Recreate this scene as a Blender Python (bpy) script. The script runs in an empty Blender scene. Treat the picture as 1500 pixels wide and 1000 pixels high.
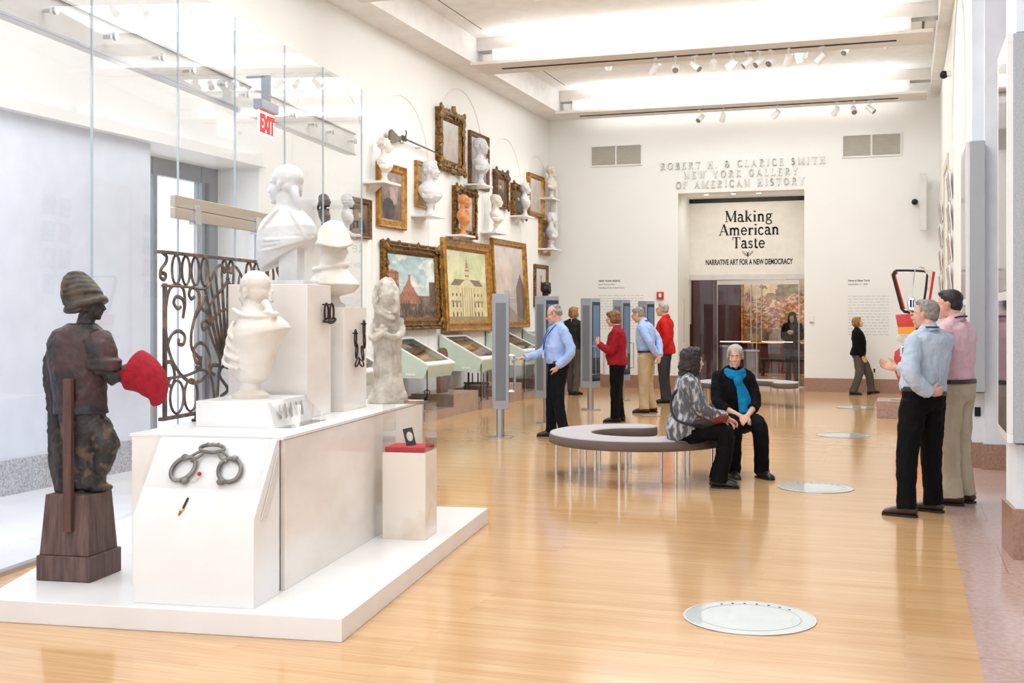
import bpy, math, random
from math import sin, cos, pi, radians as R
from mathutils import Vector as V, Matrix, noise as mnoise

random.seed(7)
sc = bpy.context.scene
COL = sc.collection

# ------------------------------------------------------------------ camera, sky, lights, exposure
F_PX = 1700.0
cd = bpy.data.cameras.new('camera')
cam = bpy.data.objects.new('camera', cd)
COL.objects.link(cam)
cd.sensor_fit = 'HORIZONTAL'
cd.sensor_width = 36.0
cd.lens = 36.0 * F_PX / 1500.0
cd.shift_y = -40.0 / 1500.0
cd.clip_end = 300
TH = math.atan(575.0 / F_PX)
cam.location = (0, 0, 1.65)
cam.rotation_euler = (pi / 2, 0, TH)
sc.camera = cam

sc.view_settings.view_transform = 'Standard'
sc.view_settings.look = 'None'
sc.view_settings.gamma = 1.0
sc.view_settings.use_curve_mapping = False
sc.view_settings.exposure = 0.42

wd = bpy.data.worlds.new('daylight')
sc.world = wd
wd.use_nodes = True
bg = wd.node_tree.nodes['Background']
bg.inputs[0].default_value = (0.93, 0.96, 1.0, 1)
bg.inputs[1].default_value = 1.6


def area(name, loc, rot, sx, sy, watts, col=(0.94, 0.975, 1.0)):
    l = bpy.data.lights.new(name, 'AREA')
    l.shape = 'RECTANGLE'
    l.size, l.size_y, l.energy, l.color = sx, sy, watts, col
    o = bpy.data.objects.new(name, l)
    o.location, o.rotation_euler = loc, rot
    COL.objects.link(o)
    return o


def spot(name, loc, target, watts, ang=50, blend=0.6, rad=0.08, col=(1, 0.975, 0.94)):
    l = bpy.data.lights.new(name, 'SPOT')
    l.energy, l.spot_size, l.spot_blend, l.shadow_soft_size, l.color = watts, R(ang), blend, rad, col
    o = bpy.data.objects.new(name, l)
    o.location = loc
    o.rotation_euler = (V(target) - V(loc)).to_track_quat('-Z', 'Y').to_euler()
    COL.objects.link(o)
    return o


BEAMS = (24.2, 19.0, 13.85, 8.7, 3.5)
for _y in BEAMS:      # fluorescent coves lying on the ceiling beams, shining up on the ceiling
    area('cove_light', (-3.4, _y + 0.14, 6.1), (R(180 - 12), 0, 0), 6.6, 0.16, 34)
    area('cove_light', (-3.4, _y + 0.80, 6.1), (R(180 + 12), 0, 0), 6.6, 0.10, 26)
for _y in (22.2, 17.0, 11.8, 6.6, 1.0):     # downlights of each ceiling bay
    area('bay_downlight', (-3.3, _y, 6.5), (0, 0, 0), 5.6, 2.6, 150)
area('vestibule_fill_light', (-6.4, 6.5, 3.55), (0, 0, 0), 1.2, 4.0, 36)  # added fill light, no fitting here; brightens the vestibule floor
for _p, _t, _w in (((-2.6, 19.4, 5.8), (-7.6, 20.0, 2.6), 200), ((-2.6, 14.2, 5.8), (-7.6, 16.8, 2.6), 200),
                   ((-2.6, 24.5, 5.8), (-7.6, 23.4, 2.8), 180), ((-1.5, 9.0, 5.8), (-3.6, 7.4, 1.2), 85),
                   ((-5.8, 9.0, 5.8), (-4.2, 7.2, 1.4), 55), ((-3.0, 19.4, 5.8), (-0.2, 20.0, 1.2), 90)):
    spot('track_spot', _p, _t, _w)

# ------------------------------------------------------------------ mesh helpers


def basis(z, up=(0, 0, 1)):
    z = V(z).normalized()
    u = V(up)
    if abs(z.dot(u.normalized())) > 0.98:
        u = V((0, 1, 0)) if abs(z.y) < 0.9 else V((1, 0, 0))
    x = u.cross(z).normalized()
    return x, z.cross(x), z


class M:
    def __init__(s):
        s.v, s.f, s.m = [], [], []

    def add(s, vs, fs, m=0):
        b = len(s.v)
        s.v += [tuple(p) for p in vs]
        s.f += [tuple(i + b for i in q) for q in fs]
        s.m += [m] * len(fs)
        return s

    def box(s, x0, x1, y0, y1, z0, z1, m=0):
        return s.add([(x0, y0, z0), (x1, y0, z0), (x1, y1, z0), (x0, y1, z0), (x0, y0, z1), (x1, y0, z1), (x1, y1, z1), (x0, y1, z1)],
                     [(0, 3, 2, 1), (4, 5, 6, 7), (0, 1, 5, 4), (1, 2, 6, 5), (2, 3, 7, 6), (3, 0, 4, 7)], m)

    def obox(s, c, size, rot=(0, 0, 0), m=0):
        from mathutils import Euler
        q = Euler(rot).to_matrix()
        a, b, d = [k / 2 for k in size]
        vs = [V(c) + q @ V(p) for p in ((-a, -b, -d), (a, -b, -d), (a, b, -d), (-a, b, -d), (-a, -b, d), (a, -b, d), (a, b, d), (-a, b, d))]
        return s.add(vs, [(0, 3, 2, 1), (4, 5, 6, 7), (0, 1, 5, 4), (1, 2, 6, 5), (2, 3, 7, 6), (3, 0, 4, 7)], m)

    def hexa(s, bot, top, m=0):
        """box from 4 bottom corners and 4 top corners (counter-clockwise)"""
        return s.add(list(bot) + list(top), [(0, 3, 2, 1), (4, 5, 6, 7), (0, 1, 5, 4), (1, 2, 6, 5), (2, 3, 7, 6), (3, 0, 4, 7)], m)

    def prism(s, poly, a, b, axis='z', m=0):
        n = len(poly)
        f = {'z': lambda p, t: (p[0], p[1], t), 'y': lambda p, t: (p[0], t, p[1]), 'x': lambda p, t: (t, p[0], p[1])}[axis]
        vs = [f(p, a) for p in poly] + [f(p, b) for p in poly]
        fs = [tuple(range(n))[::-1], tuple(range(n, 2 * n))] + [(i, (i + 1) % n, n + (i + 1) % n, n + i) for i in range(n)]
        return s.add(vs, fs, m)

    def loft(s, rings, m=0, cap=True, closed=False):
        n = len(rings[0])
        vs = [p for r in rings for p in r]
        fs = []
        k = len(rings)
        for i in range(k if closed else k - 1):
            a, b = i * n, ((i + 1) % k) * n
            fs += [(a + j, a + (j + 1) % n, b + (j + 1) % n, b + j) for j in range(n)]
        if cap and not closed:
            fs += [tuple(range(n))[::-1], tuple(range((k - 1) * n, k * n))]
        return s.add(vs, fs, m)

    def tube(s, pts, r, seg=8, m=0, closed=False, flat=1.0, up=(0, 0, 1), round_caps=False):
        pts = [V(p) for p in pts]
        n = len(pts)
        rs = list(r) if isinstance(r, (list, tuple)) else [r] * n
        rings = []
        x = None
        for i, p in enumerate(pts):
            if closed:
                t = pts[(i + 1) % n] - pts[i - 1]
            else:
                t = pts[min(i + 1, n - 1)] - pts[max(i - 1, 0)]
            if t.length < 1e-9:
                t = V((0, 0, 1))
            t.normalize()
            if x is None:
                x, y, _ = basis(t, up)
            else:
                x = (x - t * x.dot(t))
                x = x.normalized() if x.length > 1e-6 else basis(t, up)[0]
                y = t.cross(x)
            rings.append([p + (x * cos(a) + y * sin(a) * flat) * rs[i] for a in (2 * pi * j / seg for j in range(seg))])
        s.loft(rings, m, True, closed)
        if round_caps:
            s.ell(pts[0], (rs[0],) * 3, m=m)
            s.ell(pts[-1], (rs[-1],) * 3, m=m)
        return s

    def lathe(s, prof, c=(0, 0, 0), seg=24, m=0, sx=1.0, sy=1.0):
        shut = prof[0] == prof[-1]
        rings = [[(c[0] + r * cos(a) * sx, c[1] + r * sin(a) * sy, c[2] + z) for a in (2 * pi * j / seg for j in range(seg))] for r, z in (prof[:-1] if shut else prof)]
        return s.loft(rings, m, not shut, shut)

    def ell(s, c, r, q=None, nu=14, nv=9, m=0):
        c = V(c)
        q = q or Matrix.Identity(3)
        vs, fs = [], []
        for i in range(nv + 1):
            th = pi * i / nv
            for j in range(nu):
                a = 2 * pi * j / nu
                vs.append(c + q @ V((r[0] * sin(th) * cos(a), r[1] * sin(th) * sin(a), r[2] * cos(th))))
        for i in range(nv):
            for j in range(nu):
                fs.append((i * nu + j, (i + 1) * nu + j, (i + 1) * nu + (j + 1) % nu, i * nu + (j + 1) % nu))
        return s.add(vs, fs, m)

    def cyl(s, p0, p1, r, seg=16, m=0, r1=None):
        return s.tube([p0, p1], [r, r if r1 is None else r1], seg, m)

    def mesh(s, name, mats, smooth=True, ang=38):
        me = bpy.data.meshes.new(name)
        me.from_pydata(s.v, [], s.f)
        for a in (mats if isinstance(mats, (list, tuple)) else [mats]):
            me.materials.append(a)
        me.polygons.foreach_set('material_index', s.m)
        if smooth:
            me.polygons.foreach_set('use_smooth', [True] * len(s.f))
        me.update()
        if smooth and ang < 180:
            me.set_sharp_from_angle(angle=R(ang))
        return me

    def obj(s, name, mats, parent=None, loc=None, rz=0, smooth=True, bevel=0, ang=38):
        o = bpy.data.objects.new(name, s.mesh(name, mats, smooth, ang))
        COL.objects.link(o)
        if parent:
            o.parent = parent
        if loc is not None:
            o.location = loc
        o.rotation_euler[2] = rz
        if bevel:
            b = o.modifiers.new('b', 'BEVEL')
            b.width, b.segments, b.limit_method, b.angle_limit = bevel, 2, 'ANGLE', R(40)
        return o

    def organic(s, name, mats, parent=None, vox=0.01, it=3, fac=0.5, disp=0, dsize=0.1, tex='CLOUDS', extra=None, loc=None):
        """melt everything in this builder into one continuous surface"""
        o = bpy.data.objects.new(name, s.mesh(name, mats, True, 180))
        COL.objects.link(o)
        md = o.modifiers.new('r', 'REMESH')
        md.mode, md.voxel_size, md.use_smooth_shade = 'VOXEL', vox, True
        if it:
            sm = o.modifiers.new('s', 'SMOOTH')
            sm.iterations, sm.factor = it, fac
        if disp:
            t = bpy.data.textures.new('relief', tex)
            if hasattr(t, 'noise_scale'):
                t.noise_scale = dsize
            d = o.modifiers.new('d', 'DISPLACE')
            d.texture, d.strength, d.mid_level, d.texture_coords = t, disp, 0.5, 'LOCAL'
        dg = bpy.context.evaluated_depsgraph_get()
        me = bpy.data.meshes.new_from_object(o.evaluated_get(dg))
        me.name = name
        o.modifiers.clear()
        o.data = me
        me.polygons.foreach_set('use_smooth', [True] * len(me.polygons))
        if parent:
            o.parent = parent
        if loc is not None:
            o.location = loc
        return o


def tag(o, label=None, cat=None, group=None, kind=None):
    if label: o['label'] = label
    if cat: o['category'] = cat
    if group: o['group'] = group
    if kind: o['kind'] = kind
    return o


def thing(name, label, cat, loc=(0, 0, 0), rz=0, group=None):
    o = bpy.data.objects.new(name, None)
    COL.objects.link(o)
    o.location = loc
    o.rotation_euler[2] = rz
    o.empty_display_size = 0.1
    return tag(o, label, cat, group)


def struct(name, mb, m, bevel=0, smooth=True):
    return tag(mb.obj(name, m, smooth=smooth, bevel=bevel), kind='structure')


def dup(o, loc=None, rz=None, label=None, parent=None):
    c = o.copy()
    COL.objects.link(c)
    if parent: c.parent = parent
    if loc is not None: c.location = loc
    if rz is not None: c.rotation_euler[2] = rz
    if label: c['label'] = label
    for ch in list(o.children):
        dup(ch, parent=c)
    return c


# ------------------------------------------------------------------ materials
def nodes(name):
    m = bpy.data.materials.new(name)
    m.use_nodes = True
    nt = m.node_tree
    return m, nt, nt.nodes['Principled BSDF']


def lin(c):
    """sRGB 0-255 to linear"""
    return tuple(((k / 255) / 12.92 if k / 255 < 0.04045 else ((k / 255 + 0.055) / 1.055) ** 2.4) for k in c) + (1,)


def pm(name, c, rough=0.5, metal=0.0, c2=None, scale=4.0, stretch=(1, 1, 1), bump=0.0, bscale=40.0, bstretch=(1, 1, 1), coat=0.0, detail=4, lo=0.35, hi=0.65, spec=0.5):
    m, nt, p = nodes(name)
    p.inputs['Roughness'].default_value = rough
    p.inputs['Metallic'].default_value = metal
    p.inputs['Coat Weight'].default_value = coat
    p.inputs['Specular IOR Level'].default_value = spec
    tc = nt.nodes.new('ShaderNodeTexCoord')

    def noise(sc_, st, det):
        mp = nt.nodes.new('ShaderNodeMapping')
        mp.inputs['Scale'].default_value = st
        nt.links.new(tc.outputs['Object'], mp.inputs[0])
        n = nt.nodes.new('ShaderNodeTexNoise')
        n.inputs['Scale'].default_value = sc_
        n.inputs['Detail'].default_value = det
        nt.links.new(mp.outputs[0], n.inputs['Vector'])
        return n
    n = noise(scale, stretch, detail)
    rp = nt.nodes.new('ShaderNodeValToRGB')
    a = lin(c)
    b = lin(c2) if c2 else tuple(min(1, k * 0.93) for k in a[:3]) + (1,)
    rp.color_ramp.elements[0].position, rp.color_ramp.elements[1].position = lo, hi
    rp.color_ramp.elements[0].color, rp.color_ramp.elements[1].color = a, b
    nt.links.new(n.outputs['Fac'], rp.inputs[0])
    nt.links.new(rp.outputs[0], p.inputs['Base Color'])
    if bump:
        n2 = noise(bscale, bstretch, 3)
        bp = nt.nodes.new('ShaderNodeBump')
        bp.inputs['Strength'].default_value = bump
        bp.inputs['Distance'].default_value = 0.01
        nt.links.new(n2.outputs['Fac'], bp.inputs['Height'])
        nt.links.new(bp.outputs[0], p.inputs['Normal'])
    return m


def plank_mat(name, cols, bw, rh, rough, grain=(2.0, 40.0, 2.0), mortar=(120, 85, 50), msize=0.004, rot=0.0, offset=0.37, gmix=0.35):
    m, nt, p = nodes(name)
    p.inputs['Roughness'].default_value = rough
    tc = nt.nodes.new('ShaderNodeTexCoord')
    mp = nt.nodes.new('ShaderNodeMapping')
    mp.inputs['Rotation'].default_value[2] = rot
    nt.links.new(tc.outputs['Object'], mp.inputs[0])
    b = nt.nodes.new('ShaderNodeTexBrick')
    b.offset = offset
    b.inputs['Color1'].default_value, b.inputs['Color2'].default_value = lin(cols[0]), lin(cols[1])
    b.inputs['Mortar'].default_value = lin(mortar)
    b.inputs['Scale'].default_value = 1.0
    b.inputs['Mortar Size'].default_value = msize
    b.inputs['Brick Width'].default_value, b.inputs['Row Height'].default_value = bw, rh
    nt.links.new(mp.outputs[0], b.inputs['Vector'])
    mg = nt.nodes.new('ShaderNodeMapping')
    mg.inputs['Scale'].default_value = grain
    nt.links.new(mp.outputs[0], mg.inputs[0])
    n = nt.nodes.new('ShaderNodeTexNoise')
    n.inputs['Scale'].default_value = 1.0
    n.inputs['Detail'].default_value = 6
    nt.links.new(mg.outputs[0], n.inputs['Vector'])
    rp = nt.nodes.new('ShaderNodeValToRGB')
    rp.color_ramp.elements[0].position, rp.color_ramp.elements[1].position = 0.3, 0.7
    rp.color_ramp.elements[0].color, rp.color_ramp.elements[1].color = lin(cols[2]), lin(cols[3])
    nt.links.new(n.outputs['Fac'], rp.inputs[0])
    mx = nt.nodes.new('ShaderNodeMix')
    mx.data_type = 'RGBA'
    mx.inputs['Factor'].default_value = gmix
    nt.links.new(b.outputs['Color'], mx.inputs['A'])
    nt.links.new(rp.outputs[0], mx.inputs['B'])
    nt.links.new(mx.outputs['Result'], p.inputs['Base Color'])
    return m


def glass_mat(name, tint=(0.972, 0.98, 0.99), f0=0.04):
    m = bpy.data.materials.new(name)
    m.use_nodes = True
    nt = m.node_tree
    nt.nodes.clear()
    out = nt.nodes.new('ShaderNodeOutputMaterial')
    mix = nt.nodes.new('ShaderNodeMixShader')
    tr = nt.nodes.new('ShaderNodeBsdfTransparent')
    tr.inputs[0].default_value = tint + (1,)
    gl = nt.nodes.new('ShaderNodeBsdfGlossy')
    gl.inputs['Roughness'].default_value = 0.0
    lw = nt.nodes.new('ShaderNodeLayerWeight')
    lw.inputs['Blend'].default_value = 0.5
    pw = nt.nodes.new('ShaderNodeMath')
    pw.operation = 'POWER'
    pw.inputs[1].default_value = 5.0
    ma = nt.nodes.new('ShaderNodeMath')
    ma.operation = 'MULTIPLY_ADD'
    ma.inputs[1].default_value, ma.inputs[2].default_value = 1 - f0, f0
    nt.links.new(lw.outputs['Facing'], pw.inputs[0])
    nt.links.new(pw.outputs[0], ma.inputs[0])
    nt.links.new(ma.outputs[0], mix.inputs[0])
    nt.links.new(tr.outputs[0], mix.inputs[1])
    nt.links.new(gl.outputs[0], mix.inputs[2])
    nt.links.new(mix.outputs[0], out.inputs[0])
    return m


def emit_mat(name, c, s):
    m, nt, p = nodes(name)
    p.inputs['Base Color'].default_value = lin(c)
    p.inputs['Emission Color'].default_value = lin(c)
    p.inputs['Emission Strength'].default_value = s
    return m


def paint_mat(name, rough=0.45):
    m, nt, p = nodes(name)
    p.inputs['Roughness'].default_value = rough
    a = nt.nodes.new('ShaderNodeAttribute')
    a.attribute_name = 'pigment'
    nt.links.new(a.outputs['Color'], p.inputs['Base Color'])
    return m


WHITE = pm('white_wall_paint', (240, 240, 236), 0.6, c2=(236, 236, 232), scale=0.6)
CEIL = pm('white_ceiling_paint', (242, 242, 240), 0.7)
TRIMW = pm('white_trim_paint', (238, 237, 233), 0.5)
BEAMU = pm('beam_plaster', (232, 225, 218), 0.6)
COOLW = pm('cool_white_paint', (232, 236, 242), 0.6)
MARBLE = pm('cream_marble', (240, 234, 228), 0.16, c2=(228, 218, 208), scale=1.6, stretch=(1, 1, 2.2), detail=8, lo=0.42, hi=0.75)
MARBLE2 = pm('veined_beige_marble', (238, 228, 216), 0.2, c2=(214, 190, 164), scale=3.0, detail=10, lo=0.5, hi=0.8)
WHITESTONE = pm('white_lacquer', (240, 239, 238), 0.25, c2=(234, 232, 230), scale=2)
PLASTER = pm('white_plaster', (230, 225, 217), 0.5, c2=(216, 206, 192), scale=5, bump=0.15, bscale=25)
PLASTERW = pm('bright_plaster', (218, 218, 219), 0.5, c2=(204, 203, 202), scale=6, bump=0.15, bscale=30)
TERRA = pm('terracotta', (214, 148, 92), 0.55, c2=(196, 126, 74), scale=9, bump=0.1)
STONE = pm('weathered_limestone', (214, 206, 194), 0.8, c2=(170, 160, 148), scale=9, bump=0.5, bscale=30)
OAK = plank_mat('oak_floor', ((214, 174, 126), (200, 154, 104), (222, 188, 144), (180, 134, 88)), 2.3, 0.083, 0.13, mortar=(178, 132, 84), msize=0.0009)
GRANITE = plank_mat('rose_granite', ((194, 164, 154), (182, 150, 140), (206, 180, 170), (164, 134, 124)), 1.25, 1.0, 0.12, grain=(30, 30, 30), mortar=(140, 110, 100), msize=0.006, offset=0.5, gmix=0.5)
GRANBASE = pm('rose_granite_base', (172, 136, 116), 0.3, c2=(148, 112, 94), scale=40, detail=6)
TERRAZZO = pm('pale_terrazzo', (240, 240, 242), 0.2, c2=(228, 229, 233), scale=1.2)
GREYGRAN = pm('speckled_grey_granite', (196, 198, 203), 0.4, c2=(140, 143, 150), scale=60, detail=3)
GLASS = glass_mat('clear_glass')
ACRYL = glass_mat('clear_acrylic', (0.985, 0.99, 0.99), 0.035)
GEDGE = pm('glass_edge', (182, 194, 202), 0.2)
STEEL = pm('brushed_steel', (190, 190, 192), 0.3, 1.0, bump=0.05, bscale=200, bstretch=(1, 1, 0.05))
CHROME = pm('polished_chrome', (215, 215, 218), 0.12, 1.0)
NICKEL = pm('warm_nickel', (196, 186, 172), 0.34, 1.0)
GREYMET = pm('grey_painted_metal', (160, 165, 174), 0.4, 0.2)
GREYPERF = pm('perforated_grey_metal', (120, 126, 133), 0.5, 0.1, c2=(108, 114, 121), scale=300, detail=0)
BLACKMET = pm('black_metal', (28, 28, 30), 0.4, 0.4)
IRON = pm('weathered_iron', (92, 82, 78), 0.5, 0.5, c2=(146, 122, 96), scale=14, bump=0.3, bscale=60, lo=0.45, hi=0.7)
IRONG = pm('grey_iron', (142, 138, 134), 0.45, 0.5, c2=(100, 96, 93), scale=20, bump=0.3)
IRONB = pm('rusted_dark_iron', (66, 48, 42), 0.6, 0.4, c2=(44, 34, 32), scale=30, bump=0.4)
GOLD = pm('gilt_wood', (196, 146, 66), 0.34, 0.55, c2=(142, 94, 36), scale=12, bump=0.15, bscale=50)
GOLDD = pm('aged_gilt', (150, 110, 52), 0.42, 0.6, c2=(70, 46, 20), scale=26, bump=0.35, bscale=60)
GOLDB = pm('bronzed_frame_wood', (120, 84, 46), 0.42, 0.25, c2=(72, 48, 28), scale=18, bump=0.2)
PAINT = paint_mat('oil_paint', 0.28)
PRINT = paint_mat('matte_print', 0.6)
DARKWOOD = pm('dark_carved_wood', (70, 60, 60), 0.6, c2=(34, 30, 34), scale=9, stretch=(1, 1, 0.35), bump=0.5, bscale=40, bstretch=(1, 1, 0.15))
COATWOOD = pm('worn_painted_wood', (64, 56, 56), 0.55, c2=(128, 84, 68), scale=7, detail=8, bump=0.5, bscale=35, lo=0.48, hi=0.62)
PEDWOOD = pm('old_brown_wood', (112, 86, 78), 0.6, c2=(78, 58, 54), scale=5, stretch=(8, 8, 0.7), bump=0.4, bscale=18, bstretch=(6, 6, 0.3))
TURBAN = pm('grey_brown_carved_wood', (98, 87, 76), 0.6, c2=(56, 49, 43), scale=12, bump=0.4)
REDFELT = pm('red_wool_felt', (166, 16, 40), 0.9, c2=(140, 10, 30), scale=30, bump=0.3, bscale=200)
REDVELVET = pm('red_velvet', (196, 26, 40), 0.85, c2=(178, 18, 32), scale=30)
BRONZE = pm('dark_bronze', (58, 46, 42), 0.4, 0.3, c2=(36, 28, 28), scale=10, bump=0.3)
BROWNSTONE = pm('brown_sandstone', (124, 92, 76), 0.8, c2=(104, 76, 62), scale=16, bump=0.3)
MINT = pm('mint_painted_panel', (206, 226, 212), 0.45)
CASEBASE = pm('taupe_case_base', (176, 152, 136), 0.4, c2=(164, 138, 122), scale=3)
SEATGREY = pm('grey_bench_wool', (182, 178, 180), 0.9, c2=(170, 166, 168), scale=120, bump=0.15, bscale=300)
SEATSIDE = pm('taupe_bench_side', (108, 96, 90), 0.85)
REDPAINT = pm('fire_engine_red', (214, 40, 26), 0.25, c2=(190, 28, 20), scale=5, bump=0.25, bscale=6, coat=0.4)
YELPAINT = pm('amber_reflective_stripe', (244, 166, 50), 0.35)
WHITEPAINT = pm('chipped_white_paint', (234, 228, 220), 0.4, c2=(206, 196, 186), scale=8)
RUBBER = pm('black_rubber', (30, 27, 26), 0.6)
BLACKTXT = pm('black_vinyl_lettering', (26, 24, 24), 0.6)
GREYTXT = pm('grey_vinyl_lettering', (208, 206, 202), 0.7)
SIGNCREAM = pm('ivory_sign_panel', (226, 222, 212), 0.5)
MAROON = pm('maroon_wall_paint', (76, 32, 32), 0.5)
SCREEN = emit_mat('lit_blue_screen', (88, 112, 140), 0.16)
SCREEND = pm('dark_screen_glass', (24, 44, 66), 0.08)
LABELW = pm('white_label_card', (240, 240, 238), 0.6)
VENT = pm('vent_metal', (206, 202, 192), 0.5)
VENTD = pm('brownish_vent_mesh', (176, 170, 156), 0.7)  # light brownish mesh, its own colour
BOXPERF = pm('perforated_white_metal', (186, 190, 194), 0.5, 0.1, c2=(164, 168, 172), scale=160, detail=0)

# ------------------------------------------------------------------ lettering (serif capitals and a few small letters, drawn as strokes)
def arc(cx, cy, rx, ry, a0, a1, n=12):
    return [(cx + rx * cos(R(a0 + (a1 - a0) * i / n)), cy + ry * sin(R(a0 + (a1 - a0) * i / n))) for i in range(n + 1)]


TK, TN, SW = 0.135, 0.055, 0.045


def sf(x, y, w=0.14):
    return ([(x - w, y), (x + w, y)], SW)


def st(x, y0, y1, w=TK):
    return ([(x, y0), (x, y1)], w)


B0, T1 = SW / 2, 1 - SW / 2
GL = {
    'A': (0.86, [([(0.08, 0), (0.43, 1)], TN), ([(0.43, 1), (0.76, 0)], TK), ([(0.2, 0.34), (0.62, 0.34)], TN), sf(0.08, B0, .11), sf(0.76, B0)]),
    'B': (0.72, [st(.16, 0, 1), ([(0.16, .97), (.4, .97)] + arc(.4, .75, .2, .22, 90, -90) + [(.16, .53)], .07), ([(.16, .53), (.42, .53)] + arc(.42, .28, .24, .25, 90, -90) + [(.16, .03)], .08), sf(.12, B0, .1), sf(.12, T1, .1)]),
    'C': (0.8, [(arc(.44, .5, .34, .47, 42, 318, 18), .1), ([(.7, .7), (.7, .95)], .05), ([(.7, .08), (.7, .28)], .04)]),
    'E': (0.68, [st(.16, 0, 1), ([(.05, T1), (.6, T1), (.6, .78)], .05), ([(.16, .52), (.45, .52)], .05), ([(.05, B0), (.62, B0), (.62, .24)], .05), st(.45, .42, .62, .05)]),
    'F': (0.62, [st(.16, 0, 1), ([(.05, T1), (.58, T1), (.58, .76)], .05), ([(.16, .52), (.44, .52)], .05), sf(.16, B0), st(.44, .42, .62, .05)]),
    'G': (0.84, [(arc(.44, .5, .34, .47, 42, 330, 18), .1), ([(.7, .7), (.7, .95)], .05), st(.7, .06, .44, .12), sf(.68, .44, .13)]),
    'H': (0.86, [st(.17, 0, 1), st(.69, 0, 1), ([(.17, .52), (.69, .52)], TN), sf(.17, B0), sf(.17, T1), sf(.69, B0), sf(.69, T1)]),
    'I': (0.4, [st(.2, 0, 1), sf(.2, B0), sf(.2, T1)]),
    'K': (0.82, [st(.17, 0, 1), ([(.17, .42), (.66, .98)], TN), ([(.34, .6), (.72, 0)], TK), sf(.17, B0), sf(.17, T1), sf(.72, B0, .1), sf(.66, T1, .1)]),
    'L': (0.66, [st(.17, 0, 1), ([(.04, B0), (.6, B0), (.6, .26)], .05), sf(.17, T1)]),
    'M': (1.06, [st(.15, 0, 1, TN), ([(.15, 1), (.52, .06)], TK), ([(.52, .06), (.88, 1)], TN), st(.9, 0, 1), sf(.15, B0, .12), sf(.9, B0), sf(.1, T1, .1), sf(.94, T1, .1)]),
    'N': (0.9, [st(.16, 0, 1, TN), ([(.14, 1), (.74, 0)], TK), st(.74, 0, 1, TN), sf(.16, B0, .11), sf(.1, T1, .1), sf(.74, T1, .11)]),
    'O': (0.88, [(arc(.44, .5, .35, .46, 0, 360, 24), .1)]),
    'R': (0.8, [st(.16, 0, 1), ([(.16, .97), (.4, .97)] + arc(.4, .73, .22, .24, 90, -90) + [(.16, .49)], .08), ([(.4, .49), (.7, 0)], TK), sf(.16, B0), sf(.12, T1, .1), sf(.72, B0, .08)]),
    'S': (0.62, [(arc(.32, .74, .2, .23, 30, 270, 14) + arc(.32, .27, .22, .24, 90, -150, 14), .1), st(.52, .76, .97, .045), st(.1, .03, .26, .045)]),
    'T': (0.76, [st(.38, 0, 1), ([(.05, .74), (.05, T1), (.71, T1), (.71, .74)], .05), sf(.38, B0)]),
    'W': (1.14, [([(.1, 1), (.34, 0)], TK), ([(.34, 0), (.57, 1)], TN), ([(.57, 1), (.8, 0)], TK), ([(.8, 0), (1.04, 1)], TN), sf(.1, T1, .11), sf(.57, T1, .1), sf(1.04, T1, .1)]),
    'Y': (0.84, [([(.08, 1), (.42, .46)], TK), ([(.42, .46), (.74, 1)], TN), st(.42, 0, .5), sf(.1, T1, .11), sf(.74, T1, .1), sf(.42, B0)]),
    '&': (0.9, [([(.78, .46)] + arc(.4, .25, .28, .24, 0, -210, 14) + [(.5, .62)] + arc(.38, .8, .15, .17, -30, 215, 12) + [(.82, .02)], .085), sf(.76, .5, .1)]),
    '.': (0.3, [st(.14, 0, .13, .13)]),
    ' ': (0.42, []),
    'a': (0.6, [(arc(.26, .47, .17, .18, 150, 0, 8) + [(.43, .1), (.5, .03), (.58, .05)], .11), (arc(.25, .2, .17, .18, 60, 350, 14), .085)]),
    'c': (0.56, [(arc(.3, .33, .22, .31, 50, 320, 16), .1), st(.44, .5, .6, .1)]),
    'e': (0.6, [([(.08, .36), (.5, .36)] + arc(.3, .34, .22, .31, 5, 320, 18), .09)]),
    'g': (0.62, [(arc(.28, .46, .17, .19, 0, 360, 16), .09), ([(.16, .3), (.12, .2), (.2, .13), (.46, .1)] + arc(.3, -.08, .24, .17, 60, -200, 12) + [(.14, .1)], .075), ([(.4, .58), (.5, .66), (.6, .64)], .07)]),
    'i': (0.34, [st(.18, 0, .64), sf(.18, B0, .14), ([(.05, .62), (.2, .62)], SW), st(.18, .84, .97, .14)]),
    'k': (0.68, [st(.17, 0, 1), ([(.2, .28), (.52, .62)], TN), ([(.3, .38), (.56, 0)], .12), sf(.17, B0, .14), sf(.58, B0, .1), sf(.52, .63, .12), ([(.04, .98), (.17, .98)], SW)]),
    'm': (1.04, [st(.17, 0, .64), (arc(.34, .46, .17, .16, 160, 0, 8) + [(.51, 0)], .11), (arc(.68, .46, .17, .16, 160, 0, 8) + [(.85, 0)], .11), sf(.17, B0, .13), sf(.52, B0, .12), sf(.86, B0, .13), ([(.04, .62), (.2, .62)], SW)]),
    'n': (0.7, [st(.17, 0, .64), (arc(.34, .46, .18, .16, 160, 0, 8) + [(.52, 0)], .115), sf(.17, B0, .13), sf(.53, B0, .13), ([(.04, .62), (.2, .62)], SW)]),
    'r': (0.5, [st(.17, 0, .64), ([(.2, .44), (.3, .58), (.44, .6), (.46, .5)], .09), sf(.18, B0, .15), ([(.04, .62), (.2, .62)], SW)]),
    's': (0.48, [(arc(.24, .48, .14, .14, 30, 260, 10) + arc(.24, .18, .15, .15, 80, -150, 10), .085), st(.38, .48, .63, .04), st(.09, .03, .17, .04)]),
    't': (0.42, [([(.18, .82), (.18, .16)] + arc(.29, .14, .11, .11, 180, 320, 6), .11), ([(.04, .62), (.38, .62)], SW)]),
}


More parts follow.
